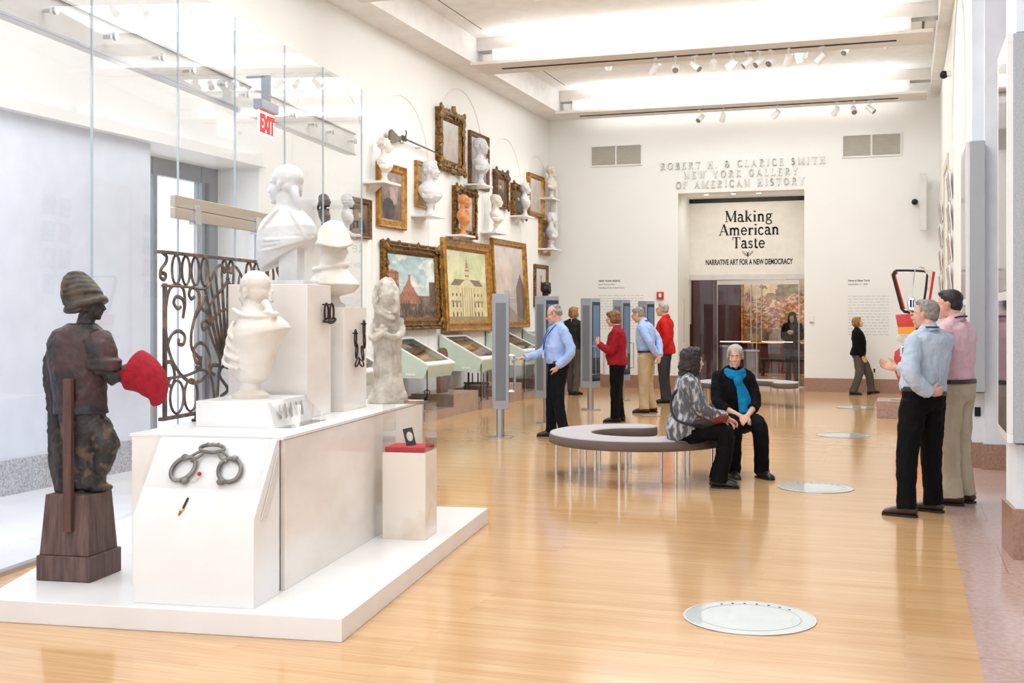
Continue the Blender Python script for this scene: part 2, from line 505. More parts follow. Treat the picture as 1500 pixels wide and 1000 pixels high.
def serif(text, h, depth=0.004, track=0.06, mb=None, x0=0, z0=0, centre=True, squash=1.0, wt=1.0):
    mb = mb or M()
    w = sum((GL[c][0] + track) * h * squash for c in text) - track * h
    x = x0 - (w / 2 if centre else 0)
    for c in text:
        wd_, strokes = GL[c]
        for pts, lw in strokes:
            for (ax, ay), (bx, by) in zip(pts[:-1], pts[1:]):
                d = V((bx - ax, by - ay))
                if d.length < 1e-6:
                    continue
                d.normalize()
                n = V((-d.y, d.x)) * lw * wt / 2
                e = d * (lw * 0.25 if len(pts) > 2 else 0)
                q = [(ax - e.x + n.x, ay - e.y + n.y), (ax - e.x - n.x, ay - e.y - n.y), (bx + e.x - n.x, by + e.y - n.y), (bx + e.x + n.x, by + e.y + n.y)]
                mb.prism([(x + p[0] * h * squash, z0 + p[1] * h) for p in q], -depth, 0, 'y')
        x += (wd_ + track) * h * squash
    return mb


def sans(name, text, h, mat, parent, loc, depth=0.002, sx=1.0, bold=0.0, align='CENTER', rz=0, mirror=False):
    """lettering in the built-in sans face, standing upright and reading from -Y"""
    c = bpy.data.curves.new(name, 'FONT')
    c.body, c.size, c.extrude, c.align_x, c.offset = text, h / 0.72, depth, align, bold
    t = bpy.data.objects.new(name, c)
    COL.objects.link(t)
    dg = bpy.context.evaluated_depsgraph_get()
    me = bpy.data.meshes.new_from_object(t.evaluated_get(dg))
    bpy.data.objects.remove(t)
    me.transform(Matrix.Rotation(pi / 2, 4, 'X') @ Matrix.Diagonal((sx, 1, 1, 1)))
    me.materials.clear()
    me.materials.append(mat)
    o = bpy.data.objects.new(name, me)
    COL.objects.link(o)
    if parent: o.parent = parent
    o.location = loc
    o.rotation_euler[2] = rz
    return o


# ------------------------------------------------------------------ the room
XL, XR, YB, ZC = -7.75, 0.69, 25.5, 6.55
GA = R(7.05)          # the entrance glass and the display island stand turned by this angle
IO = V((-2.678, 5.25, 0))


def iw(x, y, z=0):
    """display-island coordinates to room coordinates"""
    return (IO.x + x * cos(GA) - y * sin(GA), IO.y + x * sin(GA) + y * cos(GA), z)


ga, gb = iw(-2.626, -6.0), iw(-2.626, 7.92)
f = M()
f.prism([(ga[0], -5), (0.34, -5), (0.34, YB + 1.45), (XL, YB + 1.45), (XL, gb[1]), gb[:2], ga[:2]], -0.1, 0)
struct('floor', f, OAK, smooth=False)
f = M()
f.prism([(XL - 0.9, -5), (ga[0], -5), ga[:2], gb[:2], (XL, gb[1]), (XL - 0.9, gb[1])], -0.1, 0.0)
struct('floor_vestibule', f, TERRAZZO, smooth=False)
f = M()
f.box(0.34, 2.6, -5, YB, -0.1, 0.0)
struct('floor_stone_border', f, GRANITE, smooth=False)

# left wall with its entrance opening (10.67..12.9, up to 3.5 m)
w = M()
T = 0.72
w.box(XL - T, XL, -5, 10.67, 3.5, 6.9)
w.box(XL - T, XL, 12.9, YB + 0.2, 0, 6.9)
w.box(XL - T, XL, 10.67, 12.9, 3.5, 6.9)
struct('wall_left', w, WHITE)
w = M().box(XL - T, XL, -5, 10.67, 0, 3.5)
struct('wall_left_vestibule', w, pm('daylight_tinted_white', (219, 224, 235), .55))  # same wall as above, cool daylight put into its colour
b = M().box(XL, XL + 0.025, 3, 10.67, 0, 0.32)
struct('baseboard_left', b, GREYGRAN)
b = M().box(XL, XL + 0.03, 13.0, YB, 0, 0.3)
struct('baseboard_left_gallery', b, GRANBASE)
# soffit line of the vestibule wall
t = M().box(XL, XL + 0.12, 3, 12.9, 3.5, 3.62)
struct('trim_1', t, WHITE)
# arch outlines, a shallow raised moulding on the left wall
arches = ((13.75, 15.95, 5.06), (16.2, 18.42, 5.2), (18.76, 21.12, 5.78), (21.45, 23.5, 5.24), (23.86, 25.42, 5.16))
for i, (y0, y1, top) in enumerate(arches):
    r = (y1 - y0) / 2
    cy = (y0 + y1) / 2
    zc = top - r
    pts = [(XL, y0, 0.3)] + [(XL, cy - r * cos(a), zc + r * sin(a)) for a in (pi * k / 40 for k in range(41))] + [(XL, y1, 0.3)]
    t = M().tube(pts, 0.014, 6)
    struct('trim_%d' % (i + 2), t, TRIMW)

# entrance window in the deep opening
fr = M()
xw = XL - 0.66
for y0, y1 in ((10.67, 10.75), (11.55, 11.63), (12.55, 12.90)):
    fr.box(xw - 0.06, xw + 0.06, y0, y1, 0, 3.5)
for z0, z1 in ((0, 0.1), (3.3, 3.5)):
    fr.box(xw - 0.05, xw + 0.05, 10.75, 12.55, z0, z1)
wn = struct('window_1', fr, pm('grey_door_frame', (140, 146, 154), 0.45, 0.3))
gl = M().box(xw - 0.006, xw + 0.006, 10.75, 12.55, 0.1, 3.3).obj('pane', GLASS, wn, smooth=False)
fr = M().box(xw + 0.02, xw + 0.08, 12.62, 12.68, 0.1, 3.3)
fr.obj('mullion', pm('dark_gasket', (92, 98, 108), 0.5), wn)

# back wall with the recess to the next gallery
RX0, RX1, RZ, RY = -4.75, -2.03, 4.32, YB + 1.43
w = M()
w.box(XL, RX0, YB, YB + 1.5, 0, 6.9)
w.box(RX1, 2.6, YB, YB + 1.5, 0, 6.9)
w.box(RX0, RX1, YB, YB + 1.5, RZ, 6.9)
struct('wall_back', w, WHITE)
b = M()
b.box(XL, RX0, YB - 0.025, YB, 0, 0.29)
b.box(RX1, XR, YB - 0.025, YB, 0, 0.29)
struct('baseboard_back', b, GRANBASE)
t = M()
for i, x in enumerate((-4.2, -3.6, -3.05)):
    t.lathe([(0.055, 0), (0.055, -0.006), (0.045, -0.006)], (x, YB + 0.5, RZ), 16)
struct('trim_7', t, emit_mat('recessed_lamp', (255, 244, 225), 1.5))

# right side: wall face with arcade piers and deep bays
w = M()
w.box(XR, XR + 0.5, 14.42, YB, 0, 6.9)
struct('wall_right', w, WHITE)
w = M()
w.box(XR, XR + 0.12, 13.45, 14.42, 0, .80)
w.box(XR, XR + 0.12, 13.45, 14.42, 3.52, 6.9)
w.box(XR + 0.12, 2.6, 13.30, 14.42, 0, 6.9)
struct('pier_wall_far', w, COOLW)
w = M()
w.prism([(0.683, 8.92), (0.714, 8.49), (2.6, 8.49), (2.6, 8.92)], 0, .77)
w.prism([(0.89, 8.92), (0.89, 8.49), (2.6, 8.49), (2.6, 8.92)], .77, 3.55)
w.prism([(0.683, 8.92), (0.714, 8.49), (2.6, 8.49), (2.6, 8.92)], 3.55, 6.9)
struct('pier_wall_near', w, COOLW)
w = M()
w.box(2.6, 2.8, -5, 13.6, 0, 6.9)
struct('wall_right_bay', w, COOLW)
b = M()
b.box(XR - 0.02, XR + 0.11, 13.425, 13.45, 0, 0.27)
b.box(XR + 0.09, 2.6, 13.275, 13.30, 0, 0.27)
b.box(XR - 0.025, XR, 13.45, YB - 0.025, 0, 0.29)
struct('baseboard_right', b, GRANBASE)
b = M()
b.prism([(0.655, 8.94), (0.69, 8.465), (2.6, 8.465), (2.6, 8.49), (0.714, 8.49), (0.683, 8.94)], 0, 0.34)
struct('baseboard_pier', b, GRANBASE)
# arch outline of the right wall and its doorway reveal
pts = [(XR, 16.7 - 1.9 * cos(a), 4.1 + 1.9 * sin(a)) for a in (pi * k / 30 for k in range(31))]
t = M().tube([(XR, 14.8, 0.3)] + pts + [(XR, 18.6, 0.3)], 0.03, 6)
struct('trim_8', t, TRIMW)
t = M()
t.box(XR - 0.025, XR, 20.3, 20.45, 0, 4.3)
t.box(XR - 0.025, XR, 22.3, 22.45, 0, 4.3)
t.box(XR - 0.025, XR, 20.45, 22.3, 4.15, 4.3)
struct('trim_9', t, pm('warm_reveal', (222, 208, 192), 0.6))

# ceiling, ledges and beams
c = M().box(XL, 2.8, -5, YB, ZC, ZC + 0.2)
struct('ceiling', c, CEIL)
c = M()
c.box(XL, -7.2, -5, YB, 6.08, ZC)
struct('trim_10', c, pm('ledge_plaster', (242, 240, 238), 0.6))
c = M()
c.box(0.5, XR + 0.1, -5, YB, 6.2, ZC)
struct('trim_11', c, CEIL)
for y0 in BEAMS:
    c = M()
    c.box(-7.2, 0.42, y0, y0 + 0.86, 6.0, 6.055)
    c.box(-6.88, 0.1, y0 + 0.24, y0 + 0.74, 6.055, 6.32)
    c.box(-7.2, 0.5, y0 + 0.34, y0 + 0.64, 6.32, ZC)
    bo = struct('ceiling_beam', c, BEAMU, bevel=0.004)
    M().box(-6.75, -0.12, y0 + 0.40, y0 + 0.445, 5.985, 6.0).obj('track', BLACKMET, bo)
    s_ = M()
    s_.box(-6.6, -0.2, y0 + 1.2, y0 + 1.215, ZC - 0.004, ZC)
    s_.box(-6.9, -6.885, y0 + 1.2, y0 + 4.9, ZC - 0.004, ZC)
    s_.box(0.28, 0.32, y0 + 1.4, y0 + 3.2, ZC - 0.004, ZC)
    struct('ceiling_slot', s_, pm('slot_shadow', (96, 92, 88), 0.7))

# outer room behind the glass doors
NY = 33.0
r = M()
r.box(-9.0, 1.5, RY + 0.1, NY, -0.1, 0.0)
struct('floor_next_gallery', r, OAK, smooth=False)
r = M()
r.box(-9.0, 1.5, NY, NY + 0.2, 0, 3.4)
r.box(-9.2, -9.0, RY + 0.1, NY, 0, 3.4)
r.box(1.5, 1.7, RY + 0.1, NY, 0, 3.4)
r.box(-9.0, XL, RY + 0.06, RY + 0.16, 0, 3.4)
r.box(0.2, 1.5, RY + 0.06, RY + 0.16, 0, 3.4)
r.box(-5.35, -4.55, 29.2, 29.5, 0, 3.4)
struct('wall_next_gallery', r, MAROON)
r = M().box(-9.0, 1.5, RY + 0.06, NY, 3.4, 3.6)
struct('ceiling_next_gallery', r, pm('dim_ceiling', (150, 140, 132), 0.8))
area('next_gallery_downlight', (-2.6, 31.2, 3.3), (R(28), 0, 0), 3.0, 0.4, 80, (1, 0.88, 0.72))
area('next_gallery_downlight', (-4.2, 28.6, 3.3), (0, 0, 0), 1.2, 1.2, 18, (1, 0.9, 0.78))

area('recess_downlight', ((RX0 + RX1) / 2, YB + .5, RZ - .03), (R(18), 0, 0), 2.0, .3, 14, (1, .97, .92))

# ------------------------------------------------------------------ heads, busts, figures
def head_basis(yaw=0, pitch=0, roll=0):
    return (Matrix.Rotation(R(yaw), 3, 'Z') @ Matrix.Rotation(R(pitch), 3, 'X') @ Matrix.Rotation(R(roll), 3, 'Y'))


def head(mb, c, q, k=1.0, fem=False, ears=True):
    """a human head, centre c (mid face), facing +Y of the basis q"""
    c = V(c)

    def e(p, r, t=0, ry=0):
        rot = q @ Matrix.Rotation(R(t), 3, 'X') @ Matrix.Rotation(R(ry), 3, 'Z')
        mb.ell(c + q @ (V(p) * k), [x * k for x in r], rot)
    j = 0.92 if fem else 1.0
    e((0, -0.016, 0.032), (0.076, 0.097, 0.087))
    e((0, 0.03, -0.03), (0.062 * j, 0.06, 0.078))
    e((0, 0.02, -0.07), (0.052 * j, 0.058, 0.04))
    e((0, 0.066, -0.098), (0.022, 0.02, 0.017))
    e((0, 0.068, 0.024), (0.05, 0.022, 0.015))
    for s in (-1, 1):
        e((s * 0.036, 0.062, -0.026), (0.022, 0.022, 0.024))
        e((s * 0.03, 0.071, 0.002), (0.014, 0.012, 0.010))
        e((s * 0.009, 0.098, -0.036), (0.008, 0.011, 0.008))
        if ears:
            e((s * 0.079, -0.006, -0.008), (0.008, 0.018, 0.032), 0, s * -25)
            e((s * 0.083, -0.016, 0.008), (0.006, 0.012, 0.018), 0, s * -25)
    mb.tube([c + q @ (V(p) * k) for p in ((0, 0.082, 0.012), (0, 0.096, -0.012), (0, 0.109, -0.032), (0, 0.094, -0.042))],
            [0.008 * k, 0.009 * k, 0.011 * k, 0.009 * k], 8)
    e((0, 0.087, -0.06), (0.022, 0.011, 0.0065))
    e((0, 0.085, -0.072), (0.019, 0.011, 0.007))
    return mb


def eyes(c, q, k, parent, iris, white):
    c = V(c)
    for s in (-1, 1):
        m = M()
        m.ell(c + q @ V((s * 0.031 * k, 0.0745 * k, 0.003 * k)), (0.0125 * k, 0.0095 * k, 0.0075 * k), q, 10, 7, 0)
        m.ell(c + q @ V((s * 0.031 * k, 0.0815 * k, 0.003 * k)), (0.0052 * k, 0.004 * k, 0.0055 * k), q, 8, 5, 1)
        m.obj('eye', [white, iris], parent)
        m = M()
        m.tube([c + q @ (V(p) * k) for p in ((s * 0.014, 0.089, 0.022), (s * 0.031, 0.088, 0.028), (s * 0.048, 0.074, 0.023))], [0.0028 * k, 0.0034 * k, 0.002 * k], 6)
        m.obj('eyebrow', iris, parent)


def hair_blobs(mb, c, q, k, style):
    c = V(c)

    def e(p, r, t=0):
        mb.ell(c + q @ (V(p) * k), [x * k for x in r], q @ Matrix.Rotation(R(t), 3, 'X'), 16, 10)
    if style == 'short':
        e((0, -0.026, 0.05), (0.083, 0.096, 0.078))
        e((0, -0.055, 0.0), (0.073, 0.06, 0.07))
        e((0, 0.02, 0.095), (0.06, 0.056, 0.03))
    elif style == 'queue':
        e((0, -0.022, 0.044), (0.083, 0.1, 0.084))
        e((0, -0.05, -0.006), (0.075, 0.062, 0.068))
    elif style == 'receding':
        e((0, -0.045, 0.046), (0.0815, 0.082, 0.078))
        e((0, -0.06, -0.005), (0.071, 0.055, 0.06))
    elif style == 'thin':
        for s in (-1, 1):
            e((s * 0.054, -0.03, 0.028), (0.03, 0.062, 0.042))
        e((0, -0.07, 0.01), (0.072, 0.05, 0.06))
        e((0, -0.05, 0.075), (0.062, 0.066, 0.048))
    elif style == 'bob':
        e((0, -0.03, 0.05), (0.094, 0.105, 0.09))
        e((0, -0.06, -0.01), (0.095, 0.075, 0.085))
        for s in (-1, 1):
            e((s * 0.075, -0.012, -0.012), (0.024, 0.05, 0.062))
        e((0, 0.042, 0.10), (0.07, 0.05, 0.032), -20)
    elif style == 'tied':
        e((0, -0.026, 0.046), (0.085, 0.1, 0.084))
        e((0, -0.055, -0.002), (0.078, 0.06, 0.068))
        for s in (-1, 1):
            e((s * 0.058, 0.02, 0.06), (0.026, 0.05, 0.046))
            e((s * 0.077, -0.01, 0.01), (0.013, 0.04, 0.05))
        e((0.03, -0.1, -0.035), (0.045, 0.04, 0.05))
    elif style == 'long_curls':
        e((0, -0.03, 0.045), (0.1, 0.112, 0.098))
        e((0, -0.065, -0.06), (0.108, 0.085, 0.11))
        e((0.0, -0.07, -0.14), (0.1, 0.075, 0.09))
        for s in (-1, 1):
            e((s * 0.082, -0.005, -0.06), (0.034, 0.055, 0.1))
        e((0, 0.04, 0.1), (0.075, 0.055, 0.04))
    elif style == 'wig':
        e((0, -0.03, 0.048), (0.085, 0.098, 0.082))
        e((0, -0.062, -0.01), (0.076, 0.058, 0.075))
        for s in (-1, 1):
            for z in (0.0, -0.03):
                mb.tube([c + q @ (V(p) * k) for p in ((s * 0.08, 0.01, z), (s * 0.086, -0.03, z - 0.006), (s * 0.074, -0.07, z - 0.012))], [0.014 * k, 0.018 * k, 0.014 * k], 8)
        mb.tube([c + q @ (V(p) * k) for p in ((0, -0.1, -0.03), (0, -0.125, -0.09), (0, -0.13, -0.16), (0, -0.122, -0.21))], [0.03 * k, 0.024 * k, 0.02 * k, 0.01 * k], 8)
        e((0, -0.123, -0.075), (0.036, 0.02, 0.018))
    elif style == 'curls':
        rnd = random.Random(3)
        e((0, -0.028, 0.045), (0.082, 0.098, 0.082))
        for _ in range(60):
            a, z = rnd.uniform(0, 2 * pi), rnd.uniform(-0.05, 0.12)
            r = math.sqrt(max(0.02, 1 - ((z - 0.04) / 0.09) ** 2)) if abs(z - .04) < .09 else 0.2
            p = (0.083 * r * cos(a), -0.028 + 0.1 * r * sin(a), z)
            if p[1] > 0.055 and z < 0.075:
                continue
            e(p, (0.017, 0.017, 0.014))


def bust(name, label, loc, rz, k, mat, hair='short', drape='toga', yaw=0, pitch=0, vox=0.0085, group=None, socle=True, smat=None, slant=0.0):
    """portrait bust; loc is the underside of its socle"""
    t = thing(name, label, 'bust', loc, rz, group)
    hz = 0.625 * k
    q = head_basis(yaw, pitch)
    m = M()
    hc = V((0, 0.02 * k, hz))
    head(m, hc, q, k * 1.13)
    if hair != 'bald':
        hair_blobs(m, hc, q, k * 1.13, hair)
    prof = [(-.46, .045, .02, .045), (-.43, .075, .032, .072), (-.37, .128, .032, .108), (-.305, .172, .014, .128), (-.245, .194, -.008, .112), (-.2, .125, -.016, .084), (-.145, .066, -.01, .062), (-.03, .055, -.004, .058)]
    if drape == 'wide':
        prof = [(-.46, .055, .02, .05), (-.43, .10, .03, .09), (-.37, .165, .028, .13), (-.305, .208, .006, .142), (-.245, .21, -.012, .118), (-.18, .12, -.016, .085), (-.145, .07, -.01, .065), (-.03, .055, -.004, .058)]
    if drape == 'narrow':
        prof = [(-.46, .05, .01, .05), (-.43, .075, .02, .075), (-.365, .118, .02, .108), (-.30, .152, .006, .12), (-.22, .16, -.016, .09), (-.18, .1, -.016, .075), (-.145, .064, -.01, .06), (-.03, .055, -.004, .058)]
    m.loft([[(a * k * cos(g), (oy + b_ * sin(g)) * k, hz + z * k - slant * k * max(0, -.24 - z) * 4 * sin(g)) for g in (2 * pi * i / 24 for i in range(24))] for z, a, oy, b_ in prof])
    if drape in ('toga', 'wide'):
        for i in range(6):
            o = i * 0.035
            m.tube([(k * x, k * y, hz + k * z) for x, y, z in ((-.16, -.07, -.2 - o * .2), (-.1 + o * .4, .075, -.2 - o * .55), (0.02 + o * .3, .125, -.29 - o * .45), (.13, .1, -.36 - o * .25), (.19, 0, -.34 - o * .2))], [0.018 * k] * 5, 7)
    else:
        for s in (-1, 1):
            m.tube([(k * x, k * y, hz + k * z) for x, y, z in ((s * .07, -.05, -.15), (s * .085, .03, -.19), (s * .04, .105, -.27), (s * .02, .115, -.36))], [.016 * k, .018 * k, .016 * k, .01 * k], 7)
        m.ell((0, .085 * k, hz - .2 * k), (.035 * k, .03 * k, .05 * k))
    m.organic('figure', mat, t, vox, 1, disp=0.006 * k, dsize=0.05)
    if socle:
        M().lathe([(.0, 0), (.092, 0), (.095, .022), (.082, .03), (.062, .045), (.047, .08), (.045, .12), (.058, .145), (.06, .165), (.04, .19), (0, .19)], seg=24).obj('socle', smat or mat, t).scale = (k, k, k)
    return t


def shelf(label, loc, w=0.34, d=0.3, group='busts shelves on the left wall'):
    """white bracket shelf fixed to the left wall; loc is the middle of its top where it meets the wall"""
    t = thing('wall_shelf', label, 'shelf', loc, R(90), 'bracket shelves under the busts')
    M().box(-w / 2, w / 2, -d, 0, -0.035, 0).obj('board', WHITESTONE, t, bevel=0.004)
    M().prism([(-d * 0.3, -0.035), (0, -0.035), (0, -0.14)], -w * 0.2, w * 0.2, 'x').obj('bracket', WHITESTONE, t)
    return t


def crom(pts, n=6):
    pts = [V(p) for p in pts]
    o = []
    for i in range(len(pts) - 1):
        a, b, c, d = pts[max(i - 1, 0)], pts[i], pts[i + 1], pts[min(i + 2, len(pts) - 1)]
        for j in range(n):
            t = j / n
            o.append(0.5 * ((2 * b) + (c - a) * t + (2 * a - 5 * b + 4 * c - d) * t * t + (3 * b - a - 3 * c + d) * t ** 3))
    o.append(pts[-1])
    return o


def canvas(name, w, h, fn, parent, y=0.0, nx=40, ny=56, mat=None):
    """flat picture surface in local X-Z, its pigment taken from fn(u, v) in sRGB 0-255, v up"""
    vs, fs, cs = [], [], []
    for j in range(ny + 1):
        for i in range(nx + 1):
            u, v = i / nx, j / ny
            vs.append(((u - 0.5) * w, y, (v - 0.5) * h))
            cs += lin([max(0, min(255, k)) for k in fn(u, v)])
    for j in range(ny):
        for i in range(nx):
            a = j * (nx + 1) + i
            fs.append((a, a + 1, a + nx + 2, a + nx + 1))
    me = bpy.data.meshes.new(name)
    me.from_pydata(vs, [], fs)
    at = me.color_attributes.new('pigment', 'FLOAT_COLOR', 'POINT')
    at.data.foreach_set('color', cs)
    me.materials.append(mat or PAINT)
    o = bpy.data.objects.new(name, me)
    COL.objects.link(o)
    o.parent = parent
    return o


def mixc(a, b, t):
    t = max(0.0, min(1.0, t))
    return tuple(x + (y - x) * t for x, y in zip(a, b))


def nz(u, v, s, o=0.0):
    return mnoise.fractal(V((u * s + o, v * s + o * 1.7, o)), 1.0, 2.0, 4)


def frame(name, label, Y, z, w, h, fw, mat, fn, depth=0.07, ornate=0, x=XL, group='framed pictures on the left wall', rz=R(90), cat='painting', n=(40, 56), tilt=0):
    """picture in a moulded frame; Y, z give its middle, w and h its outside size"""
    t = thing(name, label, cat, (x, Y, z), rz, group)
    if tilt: t.rotation_euler = (R(-tilt), 0, rz)
    prof = [(0, 0), (0, -depth * 0.8), (fw * 0.12, -depth), (fw * 0.3, -depth * 0.82), (fw * 0.55, -depth * 0.72), (fw * 0.72, -depth * 0.8), (fw * 0.85, -depth * 0.55), (fw, -depth * 0.42), (fw, 0)]
    rings = []
    for sx, sz in ((-1, -1), (1, -1), (1, 1), (-1, 1)):
        rings.append([(sx * (w / 2 - p), y, sz * (h / 2 - p)) for p, y in prof])
    m = M()
    m.loft(rings, closed=True, cap=False)
    m.obj('frame', mat, t, ang=30)
    if ornate:
        rnd = random.Random(int(Y * 100))
        m = M()
        e_ = fw * .36
        m.tube([(-w / 2 + e_, -depth * .92, -h / 2 + e_), (w / 2 - e_, -depth * .92, -h / 2 + e_), (w / 2 - e_, -depth * .92, h / 2 - e_), (-w / 2 + e_, -depth * .92, h / 2 - e_)], .022, 8, closed=True)
        for sx in (-1, 1):
            for sz in (-1, 1):
                for _ in range(5):
                    m.ell((sx * (w / 2 - fw * rnd.uniform(-.1, .8)), -depth * rnd.uniform(.8, 1.1), sz * (h / 2 - fw * rnd.uniform(-.1, .8))), (fw * .34, .025, fw * .3), None, 8, 6)
        for i in range(int(ornate * 9)):
            s = (i + .5) / int(ornate * 9) - .5
            for sg in (-1, 1):
                m.ell((sg * (w / 2 - fw * rnd.uniform(.05, .55)), -depth * .92, s * h), (fw * rnd.uniform(.2, .4), .018, fw * rnd.uniform(.2, .45)), None, 8, 5)
                m.ell((s * w, -depth * .92, sg * (h / 2 - fw * rnd.uniform(.05, .55))), (fw * rnd.uniform(.2, .45), .018, fw * rnd.uniform(.2, .4)), None, 8, 5)
        if ornate > 1.5:
            m.ell((0, -depth, h / 2 + .02), (.09, .03, .08))
            m.ell((0.06, -depth, h / 2 + .05), (.03, .02, .07))
            m.ell((-0.06, -depth, h / 2 + .04), (.03, .02, .06))
            m.ell((0, -depth, -h / 2 - .01), (.12, .03, .05))
        m.organic('carving', mat, t, 0.013, 1)
    canvas('canvas', w - 2 * fw, h - 2 * fw, fn, t, -depth * 0.4, *n)
    return t


# ------------------------------------------------------------------ display island (own axes: x to the right, y into the room)
def isl(name, label, cat, x, y, z, group=None, turn=0):
    return thing(name, label, cat, iw(x, y, z), GA + turn, group)


t = isl('display_platform', 'low white stone platform carrying the whole sculpture display', 'platform', 0, 0, 0)
M().prism([(0, 0), (-0.02, 2.49), (-0.02, 3.4), (-2.58, 3.4), (-2.58, 2.2), (-2.04, 0.0)], 0, 0.12).obj('slab', WHITESTONE, t, bevel=0.004)

t = isl('display_counter', 'long cream marble counter block behind the slanted shackle case', 'counter', -0.98, 0.47, 0.12)
M().box(-0.445, 0.435, 0, 2.78, 0, 0.835).obj('body', MARBLE, t, bevel=0.003)
M().box(0.44, 0.465, 0.03, 2.78, 0, 0.832).obj('side_panel', MARBLE, t, bevel=0.003)
M().box(-0.46, 0.47, 0, 2.8, 0.835, 0.855).obj('countertop', WHITESTONE, t, bevel=0.003)

# slanted case with the shackles
t = isl('slanted_display_case', 'white floor case with a slanted clear cover over iron shackles', 'display case', -0.857, 0.09, 0.12)
M().prism([(0, 0), (0, .46), (.295, .845), (.33, .845), (.33, 0)], -.343, .343, 'x').obj('body', WHITESTONE, t, bevel=0.002)
sv, nv = V((.295, .385)), V((-.794, .608))


def sl(s, o=0.0):
    return (.295 * s + nv.x * o, .46 + .385 * s + nv.y * o)


M().prism([sl(.36, .001), sl(.36, .055), sl(.97, .055), sl(.97, .001)], -.33, .33, 'x').obj('acrylic_cover', ACRYL, t, smooth=False)
M().prism([(.08, .45), (.20, .62), (.31, .80), (.31, .66), (.16, .45)], .345, .351, 'x').obj('text_panel', pm('text_panel_acrylic', (226, 222, 218), 0.2), t)
case = t


def slope_pt(x, s, o=0.0):
    y, z = sl(s, o)
    return iw(-0.857 + x, 0.09 + y, 0.12 + z)


def ring_pts(c, a, b, q=None, n=20, a0=0, a1=360):
    q = q or Matrix.Identity(3)
    return [V(c) + q @ V((a * cos(R(a0 + (a1 - a0) * i / n)), b * sin(R(a0 + (a1 - a0) * i / n)), 0)) for i in range(n + (0 if a1 - a0 == 360 else 1))]


# shackles lie in the plane of the slope: local x to the right, local y up the slope
t = thing('iron_shackles', 'pair of grey iron shackles joined by a link, under the slanted cover', 'shackles', slope_pt(-.0, .60, .012), 0)
t.rotation_euler = (math.atan2(.385, .295), 0, GA)
for s, cx in ((-1, -.135), (1, .135)):
    m = M()
    q = Matrix.Rotation(R(s * 28), 3, 'Z')
    m.tube(ring_pts((cx, -.01, 0.008), .062, .075, q), .0125, 8, closed=True)
    m.ell((cx + s * -.03, -.085, .01), (.024, .02, .016))
    m.ell((cx + s * .01, .06, .01), (.022, .02, .016))
    m.obj('cuff', IRONG, t)
    m = M()
    m.tube([(cx - s * .005, .05, .012), (cx - s * .05, .085, .014), (cx - s * .085, .105, .014)], .008, 8)
    m.tube([(cx - s * .03, .035, .012), (cx - s * .07, .06, .014), (cx - s * .09, .085, .014)], .008, 8)
    m.obj('bar', IRONG, t)
m = M()
m.tube(ring_pts((0, .115, .016), .07, .024), .011, 8, closed=True)
for x in (-.03, .0, .03):
    m.ell((x, .14, .018), (.01, .012, .012))
m.obj('link', IRONG, t)
t = thing('corked_vial', 'tiny clear vial with a red stopper under the slanted cover', 'vial', slope_pt(-.06, .46, .016), 0)
t.rotation_euler = (math.atan2(.385, .295), 0, GA)
M().ell((0, 0, 0), (.032, .028, .012)).obj('bulb', ACRYL, t)
M().ell((.028, .03, .004), (.012, .012, .01)).obj('stopper', REDVELVET, t)
t = thing('small_key', 'tiny brass and bone tool fixed below the shackle cover', 'tool', slope_pt(-.075, .12, .008), 0)
t.rotation_euler = (math.atan2(.385, .295), 0, GA)
M().cyl((.006, -.01, 0), (.016, .055, 0), .0055, 8).obj('shaft', IRONB, t)
M().ell((0, -.016, 0), (.012, .012, .007)).obj('collar', pm('bone', (226, 200, 160), 0.5), t)
M().cyl((-.002, -.025, 0), (-.006, -.05, 0), .007, 8, r1=.004).obj('tip', GOLD, t)

# two plinth blocks on the counter
t = isl('tall_plinth', 'tall cream marble plinth carrying the largest bust', 'plinth', -1.07, 1.755, .975)
M().box(-.275, .275, -.215, .215, 0, .87).obj('block', MARBLE, t, bevel=0.003)
t = isl('lower_plinth', 'narrower marble plinth behind the tall one, chain on its side', 'plinth', -1.0, 2.33, .975)
M().box(-.255, .255, -.24, .24, 0, .722).obj('block', MARBLE, t, bevel=0.003)
t = isl('arrowhead_case', 'flat white display box with a slanted clear side for arrowheads', 'display case', -1.0, 1.2, .975)
M().prism([(-.25, 0), (.255, 0), (.205, .155), (-.25, .155)], -.3, .3, 'y').obj('body', WHITESTONE, t, bevel=0.002)
M().prism([(.262, .0), (.36, .0), (.212, .155)], -.29, .29, 'y').obj('acrylic_cover', ACRYL, t, smooth=False)
ang = math.atan2(.155, -.05)
for i in range(5):
    a = thing('arrowhead', 'grey stone arrowhead in the row on the slanted box side', 'arrowhead', iw(-1.0 + .238, 1.02 + i * .085, 1.065), GA, 'arrowheads in the slanted box')
    m = M()
    m.prism([(-.030, -.05), (-.008, -.04), (.012, -.01), (.018, .045), (-.004, .03), (-.022, 0)], 0.0, .006, 'x')
    m.obj('flint', pm('grey_flint', (122, 116, 110), 0.5), a, bevel=.002)
    a.rotation_euler = (0, R(-18), GA)

